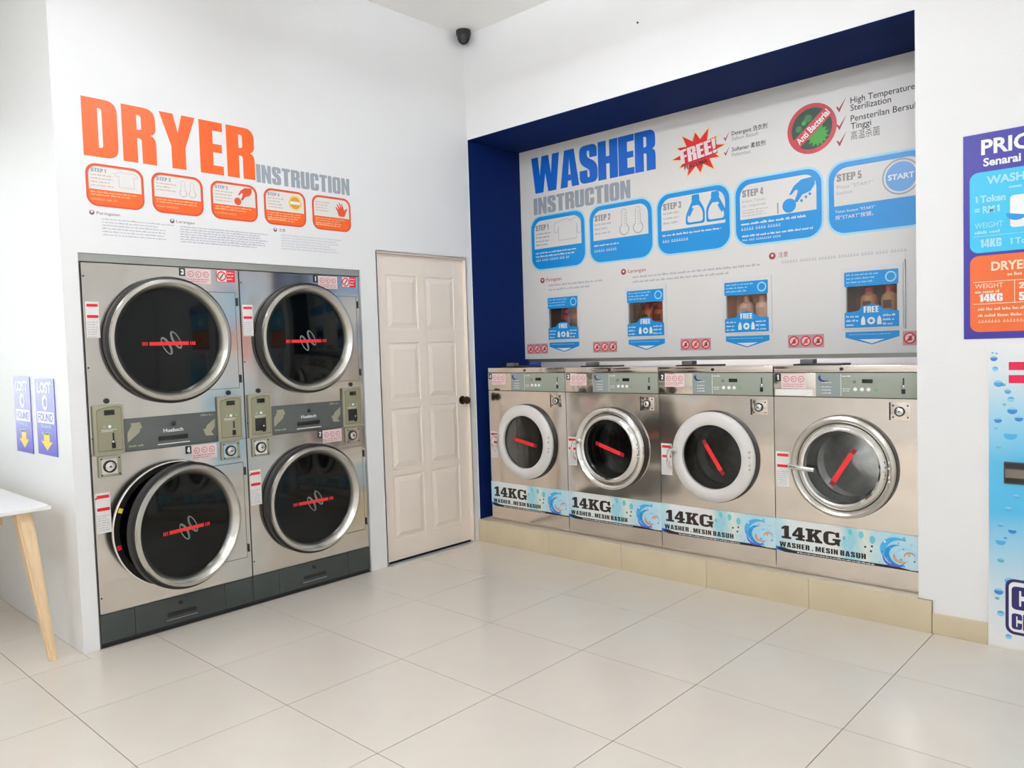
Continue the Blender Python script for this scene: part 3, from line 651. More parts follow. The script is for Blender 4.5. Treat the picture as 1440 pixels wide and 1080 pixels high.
    for q in range(14): flat('droplet', circ(.545+.0125*q, .13+.027*((q*7) % 5), .003+.0014*(q % 3), 10), .0043, (SB, SV, WPRINT, SO)[q % 4], bn)
    for px_, pz in ((.475, .196), (.508, .204), (.503, .178)): flat('bubble', circ(px_, pz, .0055, 12), .0036, INK, bn)
    for px_, pz, r in ((.40, .262, .011), (.455, .255, .013), (.51, .238, .014), (.66, .262, .008), (.37, .225, .008)):
        flat('droplet', circ(px_, pz, r, 14, r*1.5), .0034, mat('aqua print', '74cfd8', .4), bn)
    return t
WG = [glass_mat('washer glass a', (.52, .53, .53)), glass_mat('washer glass b', (.5, .52, .51)), glass_mat('washer glass c', (.55, .56, .56)), glass_mat('washer glass d', (.98, .99, .99))]
make_washer(0, 'steel washing machine with white door ring beside the navy alcove side', 'white', 4, -11, 0)
make_washer(1, 'steel washing machine with chrome door ring between two white-ringed ones', 'chrome', 3, -17, 0)
make_washer(2, 'steel washing machine with white door ring and steeply slanted red sticker', 'white', 2, -57, 0)
make_washer(3, 'steel washing machine with chrome ring, lever handle and pale visible drum', 'open', 1, 58, 0)

# ------------------------------------------------------------------ instruction board in the alcove (front at y = .56)
PY = .56
bd = thing('instruction_board', 'large white washer instruction board on the alcove back', 'sign', (0, PY, 0))
wins = [(.272, .538), (.999, 1.272), (1.745, 2.014), (2.493, 2.762)]
board = fill_mesh([[(.0065, 1.338), (3.0115, 1.338), (3.0115, 2.953), (.0065, 2.953)]]+[[(a, 1.56), (b_, 1.56), (b_, 1.727), (a, 1.727)] for a, b_ in wins], 0, .016)
link('board_face', board, BOARD, bd).location = (0, .016, 0)
bx('lower_channel', ALU, bd, .02, 3.0, .03, .06, 1.312, 1.3375)
bx('lower_channel_lip', ALU, bd, .02, 3.0, .018, .03, 1.324, 1.3375)
heavy('WASHER', .13, 1.243, 2.612, 2.885, .001, BLUE, bd, gap=.02)
heavy('INSTRUCTION', .142, 1.034, 2.45, 2.577, .001, STEELGREY, bd, gap=.05)
def step_box(parent, x0, x1, z0, z1, zd, m, m2, r, bord, n, d=.001, num=True):
    s = flat('step_box', rrect(x0, x1, z0, z1, r), d, m, parent)
    flat('step_field', rrect(x0+bord, x1-bord, zd, z1-bord, 0, 5, (0, 0, r*.8, r*.8)), d+.0006, BOARD, s)
    return s
SX = [(.111, .627), (.676, 1.203), (1.248, 1.776), (1.818, 2.356), (2.398, 2.93)]
TS = mat('taupe grey print', '9a9390', .5)
for k, (x0, x1) in enumerate(SX):
    flat('step_halo', rrect(x0-.012, x1+.012, 2.018, 2.442, .1), .0006, CYAN, bd)
    s = step_box(bd, x0, x1, 2.03, 2.43, 2.187, AZURE, BLUE, .092, .03, k)
    dx = .0022
    heavy('STEP', x0+.046, x0+.15, 2.325, 2.368, dx, TS, s, gap=.06); heavy(str(k+1), x0+.163, x0+(.183 if k else .175), 2.325, 2.368, dx, TS, s)
    zc = 2.29
    if k == 0:      # shirt
        P = [(.24, .01), (.36, .035), (.40, .015), (.44, .035), (.50, .02), (.50, -.08), (.465, -.085), (.46, -.01), (.455, -.12), (.28, -.12), (.28, -.02), (.265, -.06), (.235, -.055)]
        P = [(x0+a*.97, 2.35+b_) for a, b_ in P]
        stroke('shirt_icon', P, .0035, dx, LINK, s, True)
        fine(4, x0+.045, 2.295, .014, dx, GINK, s, .155, 2.0, seed=1)
        fine(2, x0+.04, 2.148, .013, .0018, WPRINT, s, .4, 2, seed=2); fine(1, x0+.04, 2.092, .02, .0018, WPRINT, s, .33, cjk=True)
    if k == 1:      # thermometers
        for q, tx in enumerate((.27, .385)):
            c = x0+tx+.03
            def th(sc): return [(c+sc*.02*math.cos(a), 2.365+sc*.02*math.sin(a)) for a in [PI*j/8 for j in range(9)]]+[(c+sc*.042*math.cos(a), 2.24+sc*.042*math.sin(a)) for a in [math.radians(125+290*j/16) for j in range(17)]]
            flat('thermometer_icon', [th(1), th(.82)], dx, LINK, s)
            flat('thermometer_marks', [[(c-.002, 2.26+.018*j), (c+.012, 2.26+.018*j), (c+.012, 2.264+.018*j), (c-.002, 2.264+.018*j)] for j in range(6)], dx, LINK, s)
        fine(3, x0+.045, 2.295, .014, dx, LINK, s, .15, 2.3, seed=5)
        fine(1, x0+.035, 2.145, .014, .0018, WPRINT, s, .22, seed=6); fine(1, x0+.035, 2.105, .022, .0018, WPRINT, s, .21, cjk=True)
    if k == 2:      # bottles
        for q, bx0 in enumerate((.215, .365)):
            o_ = x0+bx0; fl_ = (lambda u: o_+u) if q == 0 else (lambda u: o_+.14-u)
            out = [(fl_(u), 2.205+v) for u, v in round_poly([(.0, 0, .02), (.14, 0, .02), (.14, .09, .03), (.1, .155), (.05, .155), (.0, .06, .03)])]
            inn = [(fl_(u), 2.205+v) for u, v in round_poly([(.014, .014, .02), (.126, .014, .02), (.126, .085, .03), (.095, .12), (.055, .12), (.014, .06, .03)])]
            flat('bottle_icon', [out, inn], dx, AZURE, s)
            flat('bottle_cap_icon', [(fl_(u), 2.36+v) for u, v in ((.045, 0), (.105, 0), (.1, .035), (.05, .035))], dx, AZURE, s)
            flat('bottle_grip_icon', [(fl_(u), 2.205+v) for u, v in ((.03, .05), (.06, .1), (.045, .11), (.018, .065))], dx+.0003, AZURE, s)
        fine(3, x0+.045, 2.295, .014, dx, LINK, s, .13, 2.3, seed=8)
        fine(1, x0+.035, 2.15, .014, .0018, WPRINT, s, .44, seed=9); fine(1, x0+.035, 2.108, .022, .0018, WPRINT, s, .2, cjk=True)
    if k == 3:      # hand with token
        hx, hz = x0+.30, 2.21
        hand = [(.045, .085), (.075, .135), (.12, .165), (.2, .172), (.2, .125), (.175, .09), (.125, .075), (.095, .035), (.075, .04), (.095, .085), (.1, .105), (.085, .11), (.06, .085)]
        flat('hand_icon', round_poly([(hx+a, hz+b_) for a, b_ in hand]), dx, AZURE, s)
        flat('token_icon', circ(hx+.045, hz+.022, .042, 24), dx, AZURE, s)
        for a, b_ in ((.118, .03), (.145, .048), (.168, .062)): flat('motion_mark', [(hx+a, hz+b_), (hx+a+.012, hz+b_+.008), (hx+a+.004, hz+b_+.022), (hx+a-.008, hz+b_+.014)], dx, AZURE, s)
        flat('slot_icon', [[(hx-.03, hz-.015), (hx-.022, hz-.015), (hx-.022, hz+.05), (hx-.03, hz+.05)]], dx, GINK, s)
        text('Insert Token', x0+.046, 2.29, .018, dx, LINK, s, w=.15); text('as required', x0+.046, 2.262, .018, dx, LINK, s, w=.15)
        fine(3, x0+.046, 2.238, .008, dx, LINK, s, .17, 2, seed=3)
        fine(1, x0+.035, 2.152, .016, .0018, WPRINT, s, .42, seed=11); fine(1, x0+.035, 2.12, .02, .0018, WPRINT, s, .27, cjk=True); fine(1, x0+.04, 2.078, .013, .0018, WPRINT, s, .45, seed=13); fine(1, x0+.04, 2.054, .015, .0018, WPRINT, s, .26, cjk=True)
    if k == 4:
        flat('button_icon', [circ(x0+.39, 2.30, .098, 36), circ(x0+.39, 2.30, .09, 36)], dx, STEELGREY, s); flat('button_icon', circ(x0+.39, 2.30, .08, 36), dx, mat('button blue print', '5b9fe0', .3), s)
        text('START', x0+.39, 2.287, .03, dx+.0005, WPRINT, s, w=.135, bold=.03, align='c')
        text('Press "START"', x0+.046, 2.285, .02, dx, LINK, s, w=.2); text('button', x0+.046, 2.252, .02, dx, LINK, s, w=.085)
        text('Tekan button "START"', x0+.035, 2.148, .016, .0018, WPRINT, s, w=.22); text('按"START"按键。', x0+.035, 2.112, .02, .0018, WPRINT, s, w=.21)
# FREE star
P = []; cx, cz = 1.562, 2.662
for j in range(24):
    a = 2*PI*j/24+.1; r = (.19 if j % 4 == 0 else .165) if j % 2 == 0 else .105
    P.append((cx+r*math.cos(a)*1.0, cz+r*math.sin(a)*.8))
flat('star_halo', [[(cx+(a-cx)*1.14, cz+(b_-cz)*1.14) for a, b_ in P]], .0006, mat('pale yellow print', 'f3e0a8', .4), bd); st = flat('star', P, .001, RED, bd); st['label'] = 'red starburst reading FREE'
heavy('FREE!', 1.432, 1.692, 2.622, 2.715, .0018, mat('pinkish white print', 'f8dfe0', .4), st, ang=.13, shear=.0)
heavy('FREE!', 1.438, 1.698, 2.616, 2.709, .0015, mat('maroon print', '8a1c2c', .4), st, ang=.13)
text('PERCUMA', 1.462, 2.566, .026, .0018, mat('deep maroon print', '5a1016', .4), st, w=.17, bold=.03, ang=.13)
def tick(parent, x, z, s):
    flat('tick', [(x-.5*s, z+.05*s), (x-.38*s, z+.12*s), (x-.22*s, z-.12*s), (x+.5*s, z+.9*s), (x-.2*s, z-.5*s)], .001, mat('brick red print', 'a8463e', .5), parent)
for z in (2.728, 2.636): tick(bd, 1.765, z-.012, .042)
text('Detergent 洗衣剂', 1.80, 2.722, .026, .001, INK, bd, w=.232, bold=.008); text('Sabun Basuh', 1.80, 2.69, .024, .001, GINK, bd, w=.175)
text('Softener 柔软剂', 1.80, 2.622, .026, .001, INK, bd, w=.22, bold=.008); text('Pelembut', 1.80, 2.59, .024, .001, GINK, bd, w=.125)
for z in (2.745, 2.645, 2.553): tick(bd, 2.474, z, .058)
text('High Temperature', 2.525, 2.752, .036, .001, INK, bd, w=.335, bold=.004); text('Sterilization', 2.525, 2.71, .036, .001, INK, bd, w=.215, bold=.004)
text('Pensterilan Bersuhu', 2.525, 2.65, .036, .001, INK, bd, w=.375, bold=.004); text('Tinggi', 2.525, 2.608, .036, .001, INK, bd, w=.11, bold=.004)
text('高温杀菌', 2.525, 2.55, .04, .001, mat('mid grey print', '6d6f72', .5), bd, w=.155)
# anti bacterial roundel
cx, cz, r = 2.303, 2.659, .145
rd = flat('roundel', circ(cx, cz, r, 48), .001, mat('crimson print', 'c8313c', .4), bd); rd['label'] = 'red prohibition roundel over green germs'
flat('roundel_field', circ(cx, cz, r*.82, 40), .0016, DGREEN, rd)
rnd = random.Random(9)
def germ(gx, gz, gr, m):
    Pp = []
    for j in range(28):
        a = 2*PI*j/28; q = gr*(1.22 if j % 2 else .86); Pp.append((gx+q*math.cos(a), gz+q*math.sin(a)))
    flat('germ', Pp, .002, m, rd)
germ(cx+.035, cz-.045, .055, GREEN); germ(cx-.02, cz+.062, .022, mat('mid green print', '2f7a3c', .4)); germ(cx-.075, cz+.01, .018, mat('mid green print', '2f7a3c', .4)); germ(cx+.06, cz+.04, .024, GREEN); germ(cx-.045, cz+.04, .014, GREEN)
q = math.radians(40); ux, uz = math.cos(q), math.sin(q); hw = .03
flat('slash', [(cx+s1*r*.93*ux-s2*hw*uz, cz+s1*r*.93*uz+s2*hw*ux) for s1, s2 in ((-1, -1), (1, -1), (1, 1), (-1, 1))], .0024, mat('crimson print', 'c8313c', .4), rd)
text('Anti Bacterial', cx-.108*ux+.018*uz, cz-.108*uz-.018*ux, .04, .003, WPRINT, rd, w=.235, bold=.02, ang=q)
# notes under the steps
NR = mat('note red print', 'a5373a', .5)
for bxx, hd_, wd in ((.209, 'Peringatan', .15), (.96, 'Larangan', .145), (2.052, '注意', .06)):
    flat('note_bullet', [circ(bxx, 1.943, .021, 20), circ(bxx, 1.946, .009, 12)], .001, NR, bd)
    text(hd_, bxx+.038, 1.932, .026, .001, NR, bd, w=wd)
fine(2, .27, 1.893, .016, .001, LINK, bd, .52, 2.1, seed=21, ragged=.6); fine(2, 1.035, 1.893, .016, .001, LINK, bd, .94, 2.1, seed=22, ragged=.6); fine(2, 2.11, 1.893, .02, .001, LINK, bd, .72, 2.2, seed=23, cjk=True, ragged=1.4)
# soap dispenser windows set in the board
CLEAR = glass_mat('clear acrylic', (.97, .97, .97))
NICHE = [mat('warm niche a', 'a8895f', .6), mat('warm niche b', '9a6a48', .6), mat('pale niche', 'dba98c', .6), mat('brown niche', '8a6248', .6)]
BODY = [mat('rust bottle', 'a8442e', .35), mat('amber bottle', 'b5552c', .35), mat('peach bottle', 'eec5a8', .35), mat('tan bottle', 'c98f5c', .35)]
names = ['navy side', 'second from the navy side', 'third from the navy side', 'one nearest the coin changer']
for k, (a, b_) in enumerate(wins):
    ds = thing('soap_dispenser', 'blue framed free soap dispenser in the board, %s' % ('nearest the navy side', 'second from the navy side', 'third from the navy side, with pale bottles', 'nearest the coin changer')[k], 'dispenser', (0, PY, 0), group='soap dispensers set in the board')
    c = (a+b_)/2; w = b_-a
    bb = B(); box(bb, a-.008, b_+.008, .14, .15, 1.55, 1.74); box(bb, a-.008, a-.0008, .0165, .14, 1.55, 1.74); box(bb, b_+.0008, b_+.008, .0165, .14, 1.55, 1.74); box(bb, a-.0008, b_+.0008, .0165, .14, 1.55, 1.5595); box(bb, a-.0008, b_+.0008, .0165, .14, 1.7275, 1.74)
    obj('niche', bb, NICHE[k], ds)
    f0 = mat('pale grey frame', 'e4e3e2', .4)
    bb = B(); x0, x1 = a-.032, b_+.032
    for q in ((x0, a-.003, 1.475, 1.83), (b_+.003, x1, 1.475, 1.83), (a-.003, b_+.003, 1.475, 1.557), (a-.003, b_+.003, 1.73, 1.83)): box(bb, q[0], q[1], -.006, -.0004, q[2], q[3])
    obj('frame', bb, f0, ds)
    bx('window_pane', CLEAR, ds, a-.0028, b_+.0028, -.005, -.003, 1.5572, 1.7298)
    h = flat('header', rrect(a-.012, b_+.01, 1.72, 1.803, .006), .0066, AZURE, ds)
    fine(3, a, 1.782, .011, .0072, CYAN, h, w*.68, 1.9, seed=k); flat('roundel', [circ(b_-.03, 1.762, .03, 24), circ(b_-.03, 1.762, .022, 24)], .0072, CYAN, h)
    ft = [(a-.012, 1.485), (b_+.012, 1.485), (b_+.012, 1.572), (c+.07, 1.582), (c+.045, 1.607), (c+.0, 1.616), (c-.045, 1.607), (c-.07, 1.582), (a-.012, 1.572)]
    fo = flat('footer', round_poly([(p[0], p[1], .0) for p in ft]), .0066, AZURE, ds)
    heavy('FREE', c-.04, c+.04, 1.568, 1.603, .0072, WPRINT, fo, gap=.08)
    for s in (-1, 1): flat('bottle_icon', round_poly([(c+s*.032, 1.5), (c+s*.055, 1.5), (c+s*.055, 1.53, .01), (c+s*.046, 1.548), (c+s*.04, 1.548), (c+s*.032, 1.53, .01)]), .0072, WPRINT, fo)
    flat('plus_icon', [circ(c, 1.522, .021, 20), circ(c, 1.522, .009, 12)], .0072, WPRINT, fo)
    fine(3, a-.003, 1.545, .012, .0072, WPRINT, fo, .07, 2, seed=k+4); fine(3, c+.062, 1.545, .012, .0072, WPRINT, fo, .07, 2, seed=k+8)
    ch = flat('chevron', [(a-.01, 1.462), (b_+.012, 1.462), (b_+.012, 1.43), (c, 1.388), (a-.01, 1.43)], .001, AZURE, ds)
    fine(1, a+.01, 1.444, .006, .0016, CYAN, ch, w*.85); flat('chevron_light', [(c-.07, 1.418), (c+.07, 1.418), (c, 1.394)], .0016, WPRINT, ch)
    for j, ox in enumerate((-.035, .075) if k in (2, 3) else (-.025, .075)):
        pos = ('one nearer the navy side', 'one farther from the navy side')[j]
        bt = thing('detergent_bottle', '%s bottle in the %s soap dispenser niche, %s' % (('rust red', 'amber', 'pale peach', 'tan')[k], ('first', 'second', 'third', 'fourth')[k], pos), 'bottle', (c+ox, PY+.075, 1.5602), group='bottles in the dispensers')
        obj('body', lathe(B(), [(.042, 0), (.046, .004), (.046, .085), (.04, .105), (.02, .118), (.02, .124)], 0, 0, 0, 20, 'z'), BODY[k], bt, True)
        obj('cap', lathe(B(), [(.026, .1242), (.026, .15), (.022, .155)], 0, 0, 0, 16, 'z'), mat('red cap', 'd0323a', .4) if k != 2 else mat('peach cap', 'e0a98a', .4), bt, True)
        bx('label_patch', mat('dark label', '5d3a2a', .5) if k != 2 else mat('peach label', 'dca58a', .5), bt, -.022, .022, -.048, -.0455, .03, .075)
    tx = [(.03, .244), (.676, .889), (1.404, 1.628), (2.143, 2.36)][k]
    ps = thing('prohibition_sticker', 'three-sign prohibition sticker on the board %s' % ('beside the navy side', 'between the first two dispensers', 'between the middle two dispensers', 'between the last two dispensers')[k], 'sticker', (0, PY, 0), group='prohibition stickers')
    def proh(ps, x0, x1):
        flat('backing', [[(x0, 1.378), (x1, 1.378), (x1, 1.457), (x0, 1.457)]], .0008, mat('mauve print', 'c9a3a8', .5), ps)
        for j in range(3):
            c2 = x0+(x1-x0)*(j+.5)/3; r2 = .032
            sg = flat('sign', circ(c2, 1.4175, r2, 24), .0012, mat('pale rose print', 'f3dcda', .5), ps)
            flat('sign_ring', [circ(c2, 1.4175, r2, 24), circ(c2, 1.4175, r2*.76, 24)], .0016, RED, sg)
            flat('pictogram', [(c2-.012, 1.402), (c2+.014, 1.406), (c2+.008, 1.432), (c2-.004, 1.428)], .0015, (NR, ORANGE, mat('brown print', '6b3b22', .5))[j], sg)
            flat('sign_slash', [(c2-.022, 1.399), (c2-.018, 1.395), (c2+.022, 1.436), (c2+.018, 1.44)], .0019, RED, sg)
    proh(ps, *tx)
ps = thing('prohibition_sticker', 'prohibition sticker half hidden by the white wall beside the last dispenser', 'sticker', (0, PY, 0), group='prohibition stickers'); proh(ps, 2.79, 3.005)
bx('conduit', ALU, bd, 2.801, 2.807, -.006, -.0002, 1.47, 1.85)

# ------------------------------------------------------------------ dryer instruction decal on the left wall (rotated front frame: local x = world y)
dc = thing('dryer_decal', 'orange and grey dryer instruction lettering on the wall above the dryers', 'decal', (0, 0, 0), PI/2)
heavy('DRYER', -2.622, -1.712, 2.437, 2.722, .001, ORANGE, dc, gap=.075)
heavy('INSTRUCTION', -1.705, -1.062, 2.428, 2.531, .001, STEELGREY, dc, gap=.06)
for k, (x0, x1) in enumerate(((-2.62, -2.343), (-2.303, -2.029), (-1.985, -1.707), (-1.665, -1.388), (-1.343, -1.061))):
    s = step_box(dc, x0, x1, 2.195, 2.404, 2.278, ORANGE, DORANGE, .05, .013, k)
    flat('step_border', [rrect(x0, x1, 2.195, 2.404, .05), rrect(x0+.009, x1-.009, 2.204, 2.395, .043)], .0014, DORANGE, s)
    if k < 4:
        heavy('STEP', x0+.025, x0+.082, 2.362, 2.381, .0022, GINK, s, gap=.08); heavy(str(k+1), x0+.089, x0+(.101 if k else .096), 2.362, 2.381, .0022, GINK, s)
    fine(4 if k != 1 else 3, x0+.025, 2.345 if k < 4 else 2.36, .008, .0022, mat('salmon grey print', 'c9a79c', .5), s, .105, 2.1, seed=k+30)
    fine(2 if k < 3 else 4, x0+.02, 2.262, .008, .0018, mat('pale orange print', 'f9c79a', .5), s, .22, 1.7, seed=k+40); fine(1, x0+.02, 2.226, .011, .0018, mat('pale orange print', 'f9c79a', .5), s, .13, cjk=True)
    if k == 0:
        P = [(x0+.135+a*.115, 2.30+b_*.075) for a, b_ in ((.18, 0), (.82, 0), (.82, .75), (.95, .7), (1, .85), (.8, 1), (.6, 1), (.5, .93), (.4, 1), (.2, 1), (0, .85), (.05, .7), (.18, .75))]
        stroke('shirt_icon', P, .0018, .0022, LINK, s, True)
    elif k == 1:
        for tx in (.165, .215):
            c = x0+tx
            def th(sc): return [(c+sc*.010*math.cos(a), 2.365+sc*.010*math.sin(a)) for a in [PI*j/8 for j in range(9)]]+[(c+sc*.02*math.cos(a), 2.31+sc*.02*math.sin(a)) for a in [math.radians(125+290*j/16) for j in range(17)]]
            flat('thermometer_icon', [th(1), th(.84)], .0022, LINK, s)
    elif k == 2:
        hx, hz = x0+.135, 2.292; hand = [(.045, .085), (.075, .135), (.12, .165), (.2, .172), (.2, .125), (.175, .09), (.125, .075), (.095, .035), (.075, .04), (.095, .085), (.1, .105), (.085, .11), (.06, .085)]
        flat('hand_icon', round_poly([(hx+a*.55, hz+b_*.55) for a, b_ in hand]), .0022, DORANGE, s); flat('token_icon', circ(hx+.022, hz+.012, .021, 20), .0022, DORANGE, s)
    elif k == 3:
        flat('button_icon', [circ(x0+.205, 2.335, .045, 28), circ(x0+.205, 2.335, .039, 28)], .0022, YELLOW, s); flat('button_icon', circ(x0+.205, 2.335, .036, 28), .0022, mat('mustard print', 'dba13c', .4), s)
        flat('button_band', [[(x0+.172, 2.326), (x0+.238, 2.326), (x0+.238, 2.344), (x0+.172, 2.344)]], .0026, mat('cream print', 'f6ecd2', .4), s)
    else:
        hx, hz = x0+.17, 2.288
        flat('palm_icon', round_poly([(hx+.02, hz, .01), (hx+.065, hz, .01), (hx+.085, hz+.05), (hx+.082, hz+.056), (hx+.062, hz+.04), (hx+.058, hz+.055), (hx+.048, hz+.08), (hx+.042, hz+.08), (hx+.046, hz+.054), (hx+.03, hz+.086), (hx+.024, hz+.084), (hx+.034, hz+.05), (hx+.013, hz+.076), (hx+.008, hz+.072), (hx+.022, hz+.043), (hx+.002, hz+.058), (hx-.002, hz+.053), (hx+.012, hz+.03)]), .0022, DORANGE, s)
for bxx, hd_, wd, zz in ((-2.6, 'Peringatan', .11, 2.162), (-2.205, 'Larangan', .1, 2.158), (-1.6, '注意', .045, 2.166)):
    flat('note_bullet', [circ(bxx, zz, .012, 16), circ(bxx, zz+.004, .006, 10)], .001, mat('plum print', '7a5560', .5), dc); text(hd_, bxx+.022, zz-.007, .015, .001, mat('plum print', '7a5560', .5), dc, w=wd)
LAV = mat('lavender grey print', 'a9a8bd', .5)
fine(6, -2.555, 2.132, .0075, .001, LINK, dc, .36, 2.05, seed=50); fine(7, -2.165, 2.13, .0075, .001, LAV, dc, .52, 1.75, seed=51); fine(6, -1.565, 2.136, .0085, .001, LAV, dc, .43, 1.85, seed=52, cjk=True)

# ------------------------------------------------------------------ lost-and-found signs on the side wall
LFB = mat('violet blue print', '5a55c8', .35)
for k, (x0, x1, z0, z1) in enumerate(((-.862, -.582, .947, 1.358), (-.495, -.2, .957, 1.35))):
    ls = thing('lost_found_sign', ('violet lost and found sign farther from the dryers', 'violet lost and found sign nearer the dryers')[k], 'sign', (0, -2.75, 0), group='lost and found signs')
    bx('sign_plate', LFB, ls, x0, x1, -.004, -.0003, z0, z1)
    c, w, h = (x0+x1)/2, x1-x0, z1-z0; z = lambda f: z0+h*f
    text('LOST', c, z(.82), .055, .0046, WPRINT, ls, w=w*.72, bold=.03, align='c')
    flat('lens_icon', [circ(c, z(.69), .04, 24), circ(c+.006, z(.69), .024, 20)], .0046, WPRINT, ls)
    flat('word_band', [[(x0+.02, z(.42)), (x1-.02, z(.42)), (x1-.02, z(.57)), (x0+.02, z(.57))]], .0046, WPRINT, ls); text('FOUND', c, z(.445), .042, .0052, LFB, ls, w=w*.76, bold=.03, align='c')
    fine(2, x0+w*.25, z(.36), .018, .0046, CYAN, ls, w*.5, 2, seed=k)
    flat('arrow', [(c, z(.06)), (c+w*.3, z(.18)), (c+w*.15, z(.18)), (c+w*.15, z(.29)), (c-w*.15, z(.29)), (c-w*.15, z(.18)), (c-w*.3, z(.18))], .0046, YELLOW, ls)

# ------------------------------------------------------------------ price poster and coin changer on the back wall
pp = thing('price_poster', 'indigo price list poster on the white wall', 'poster', (0, 0, 0))
bx('poster_sheet', PURPLE, pp, 3.212, 3.95, -.003, -.0003, 1.407, 2.327)
text('PRICE LIST', 3.284, 2.233, .066, .0036, WPRINT, pp, w=.43, bold=.03); text('Senarai Harga', 3.292, 2.18, .036, .0036, WPRINT, pp, w=.28, bold=.03)
cb = flat('washer_box', rrect(3.238, 3.925, 1.795, 2.155, .035), .0036, mat('sky blue print', '3cc4ee', .35), pp)
text('WASHER', 3.305, 2.098, .036, .0042, CYAN, cb, w=.205, bold=.03); fine(1, 3.39, 2.068, .014, .0042, CYAN, cb, .2)
heavy('1', 3.26, 3.27, 2.02, 2.05, .0042, CYAN, cb); text('Token', 3.28, 2.02, .031, .0042, CYAN, cb, w=.098, bold=.035); text('= RM', 3.258, 1.972, .031, .0042, CYAN, cb, w=.078, bold=.035); heavy('1', 3.345, 3.355, 1.972, 2.002, .0042, CYAN, cb)
text('WEIGHT', 3.258, 1.905, .026, .0042, CYAN, cb, w=.11); fine(1, 3.258, 1.88, .014, .0042, CYAN, cb, .1)
flat('rule', [[(3.25, 1.868), (3.91, 1.868), (3.91, 1.87), (3.25, 1.87)]], .0042, CYAN, cb)
heavy('14KG', 3.28, 3.362, 1.818, 1.855, .0042, CYAN, cb); heavy('1', 3.395, 3.404, 1.822, 1.85, .0042, CYAN, cb); text('Token', 3.413, 1.822, .028, .0042, CYAN, cb, w=.1, bold=.02)
wb = flat('washer_tile', rrect(3.395, 3.56, 1.895, 2.035, .015), .0042, WPRINT, cb); flat('washer_swirl', [(3.42+.04*math.cos(a), 1.955+.03*math.sin(a)) for a in [math.radians(170+170*j/10) for j in range(11)]], .0048, AZURE, wb)
ob = flat('dryer_box', rrect(3.238, 3.925, 1.438, 1.782, .035), .0036, mat('orange print', 'e8692c', .35), pp)
POP = mat('pale apricot print', 'fadcc0', .4)
text('DRYER', 3.322, 1.712, .04, .0042, POP, ob, w=.155, bold=.03); fine(1, 3.385, 1.685, .014, .0042, POP, ob, .2)
flat('rule', [[(3.25, 1.662), (3.91, 1.662), (3.91, 1.665), (3.25, 1.665)], [(3.25, 1.563), (3.91, 1.563), (3.91, 1.566), (3.25, 1.566)], [(3.41, 1.566), (3.413, 1.566), (3.413, 1.662), (3.41, 1.662)]], .0042, POP, ob)
text('WEIGHT', 3.258, 1.635, .022, .0042, POP, ob, w=.11); fine(1, 3.258, 1.613, .014, .0042, POP, ob, .1); heavy('14KG', 3.276, 3.366, 1.574, 1.609, .0042, WPRINT, ob)
heavy('25', 3.428, 3.47, 1.625, 1.652, .0042, POP, ob); heavy('5', 3.428, 3.45, 1.572, 1.608, .0042, WPRINT, ob)
fine(2, 3.27, 1.535, .013, .0042, POP, ob, .55, 2.2, seed=60); fine(1, 3.27, 1.48, .015, .0042, POP, ob, .5, cjk=True)

PRINT = ramp_mat('bubble blue print', [(0, 'f0efed'), (.12, 'dfe8ec'), (.3, 'a9d4ea'), (.45, '55bdea'), (.62, '5fc1eb'), (.78, 'a9d8ee'), (.9, 'dfe9ee'), (1, 'eef0f0')], 2, 0, 1.385, .12, 2.2)
kc = thing('coin_changer', 'floor-standing coin changer panel with blue bubble print on the back wall', 'coin changer', (0, 0, 0))
bx('casing', WHITE, kc, 3.308, 4.05, -.02, -.0003, .0, 1.386, .002)
fp = flat('printed_front', [[(3.314, .012), (4.04, .012), (4.04, 1.38), (3.314, 1.38)]], .0206, PRINT, kc)
rnd = random.Random(12)
BU = [mat('deep bubble print', '2f86d2', .3), mat('mid bubble print', '4fb0e4', .3), mat('teal bubble print', '62b8cf', .3), mat('pale bubble print', '8fcdea', .3)]
spots = [(3.335, 1.317, .014, 0), (3.33, 1.343, .005, 2), (3.345, 1.34, .005, 2), (3.34, 1.27, .012, 3), (3.352, 1.205, .018, 1), (3.372, 1.2, .009, 2), (3.388, 1.17, .013, 1), (3.4, 1.135, .014, 3), (3.375, 1.112, .008, 2), (3.405, 1.085, .019, 0), (3.35, 1.04, .015, 0), (3.342, 1.0, .008, 3), (3.43, 1.05, .016, 0), (3.398, .975, .026, 1), (3.353, .92, .011, 2), (3.42, .70, .012, 1), (3.39, .64, .014, 1), (3.36, .565, .011, 1), (3.405, .545, .016, 0), (3.36, .49, .02, 1), (3.378, .51, .007, 0), (3.36, .405, .014, 2), (3.395, .315, .02, 1), (3.352, .26, .018, 0), (3.346, .228, .009, 2), (3.36, .16, .015, 3), (3.39, .06, .013, 3)]
for _ in range(28): spots.append((3.46+rnd.random()*.55, .05+rnd.random()*1.2, .008+rnd.random()*.018, rnd.randrange(4)))
for sx, sz, r, m in spots:
    flat('bubble', circ(sx, sz, r, 16, r*.85), .0210, BU[3] if m != 3 else BU[1], fp)
    flat('bubble_shade', [(sx+r*math.cos(a), sz+r*.82*math.sin(a)) for a in [math.radians(165+210*j/14) for j in range(15)]], .0212, BU[m], fp)
sl = bx('note_slot', mat('dark grey bezel', '46443f', .35), kc, 3.373, 3.6, -.03, -.0207, .757, .855, .003)
bx('slot_mouth', INK, sl, 3.38, 3.59, -.0315, -.0298, .828, .85); bx('slot_window', mat('brown grey window', '7a6f66', .3), sl, 3.38, 3.59, -.0315, -.0298, .785, .822); bx('slot_base', INK, sl, 3.38, 3.59, -.0315, -.0298, .764, .782)
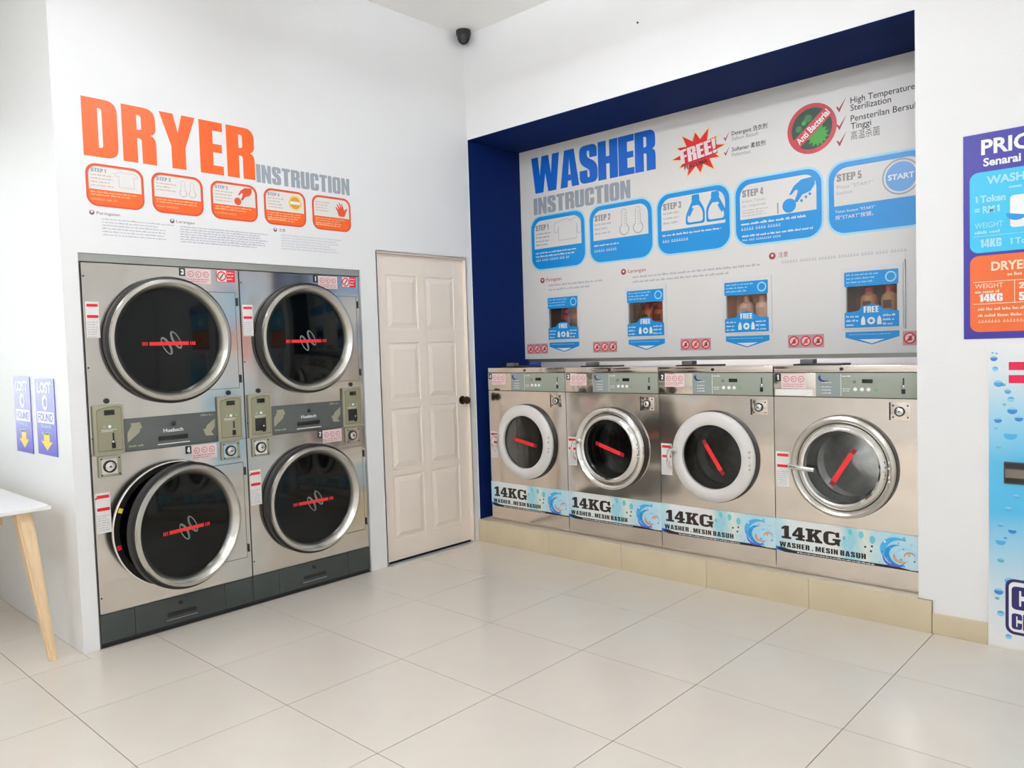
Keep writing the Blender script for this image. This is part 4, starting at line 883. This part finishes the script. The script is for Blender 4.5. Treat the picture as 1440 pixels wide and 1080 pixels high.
for z0 in (1.265, 1.207): flat('red_bar', [[(3.392, z0), (3.56, z0), (3.56, z0+.036), (3.392, z0+.036)]], .0214, mat('crimson bar print', 'e0174f', .35), kc)
lg = flat('logo', [rrect(3.378, 3.80, .075, .327, .035), rrect(3.391, 3.787, .088, .314, .025)], .0216, mat('dark indigo print', '2b2563', .35), kc)
flat('logo_field', rrect(3.391, 3.787, .088, .314, .025), .0214, WPRINT, kc)
heavy('COIN', 3.402, 3.645, .19, .295, .0218, mat('dark indigo print', '2b2563', .35), lg); heavy('CHANGER', 3.402, 3.70, .1, .172, .0218, mat('dark indigo print', '2b2563', .35), lg)

# ------------------------------------------------------------------ table, corner camera, nails
tb = thing('table', 'white topped table with splayed beech legs against the side wall', 'table', (-.80, -3.42, 0))
bx('table_top', TABLE, tb, -.72, .716, -.6, .59, .722, .741, .004)
bb = B(); box(bb, -.56, .56, .40, .422, .655, .7215); box(bb, -.56, .56, -.422, -.40, .655, .7215); box(bb, .54, .562, -.4, .4, .655, .7215); box(bb, -.562, -.54, -.4, .4, .655, .7215)
obj('apron', bb, WOOD, tb)
for sx in (-1, 1):
    for sy in (-1, 1):
        top, bot = Vector((sx*.632, sy*.485, .7215)), Vector((sx*.752, sy*.548, .0005)); b = B(); rings = []
        for f, hw in ((0, .040), (.15, .042), (1, .022)):
            p = top.lerp(bot, f); rings.append([b.verts.new((p.x+a*hw, p.y+c*hw*.8, p.z)) for a, c in ((-1, -1), (1, -1), (1, 1), (-1, 1))])
        for A, C in zip(rings, rings[1:]):
            for i in range(4): b.faces.new((A[i], A[(i+1) % 4], C[(i+1) % 4], C[i]))
        b.faces.new(rings[0]); b.faces.new(rings[-1][::-1])
        es = [e for e in b.edges if abs(e.verts[0].co.z-e.verts[1].co.z) > .05]; bmesh.ops.bevel(b, geom=es, offset=.01, segments=3, affect='EDGES')
        obj('leg', b, WOOD, tb, True)
cm = thing('security_camera', 'black dome security camera on the ceiling in the corner', 'camera', (.075, -.075, H), PI/4)
obj('mount', lathe(B(), [(.052, 0), (.054, -.012), (.052, -.03), (.046, -.036)], 0, 0, 0, 32, 'z'), DARK, cm, True)
obj('dome', lathe(B(), [(.046, -.036), (.044, -.055), (.034, -.078), (.018, -.092), (0, -.097)], 0, 0, 0, 32, 'z'), BLACK, cm, True)
obj('lens', lathe(B(), [(.022, 0), (.022, .012), (.016, .012), (.012, .006), (0, .008)], 0, -.068, -.028, 24), mat('lens grey', '55585a', .2, .5), cm, True)
for k, (nx, nz, lab) in enumerate(((1.488, 3.354, 'small dark nail high on the wall above the alcove'),)):
    nl = tag(obj('nail', lathe(B(), [(.006, 0), (.006, .006), (0, .008)], nx, nz, -.0002, 10), DARK), lab, 'nail')
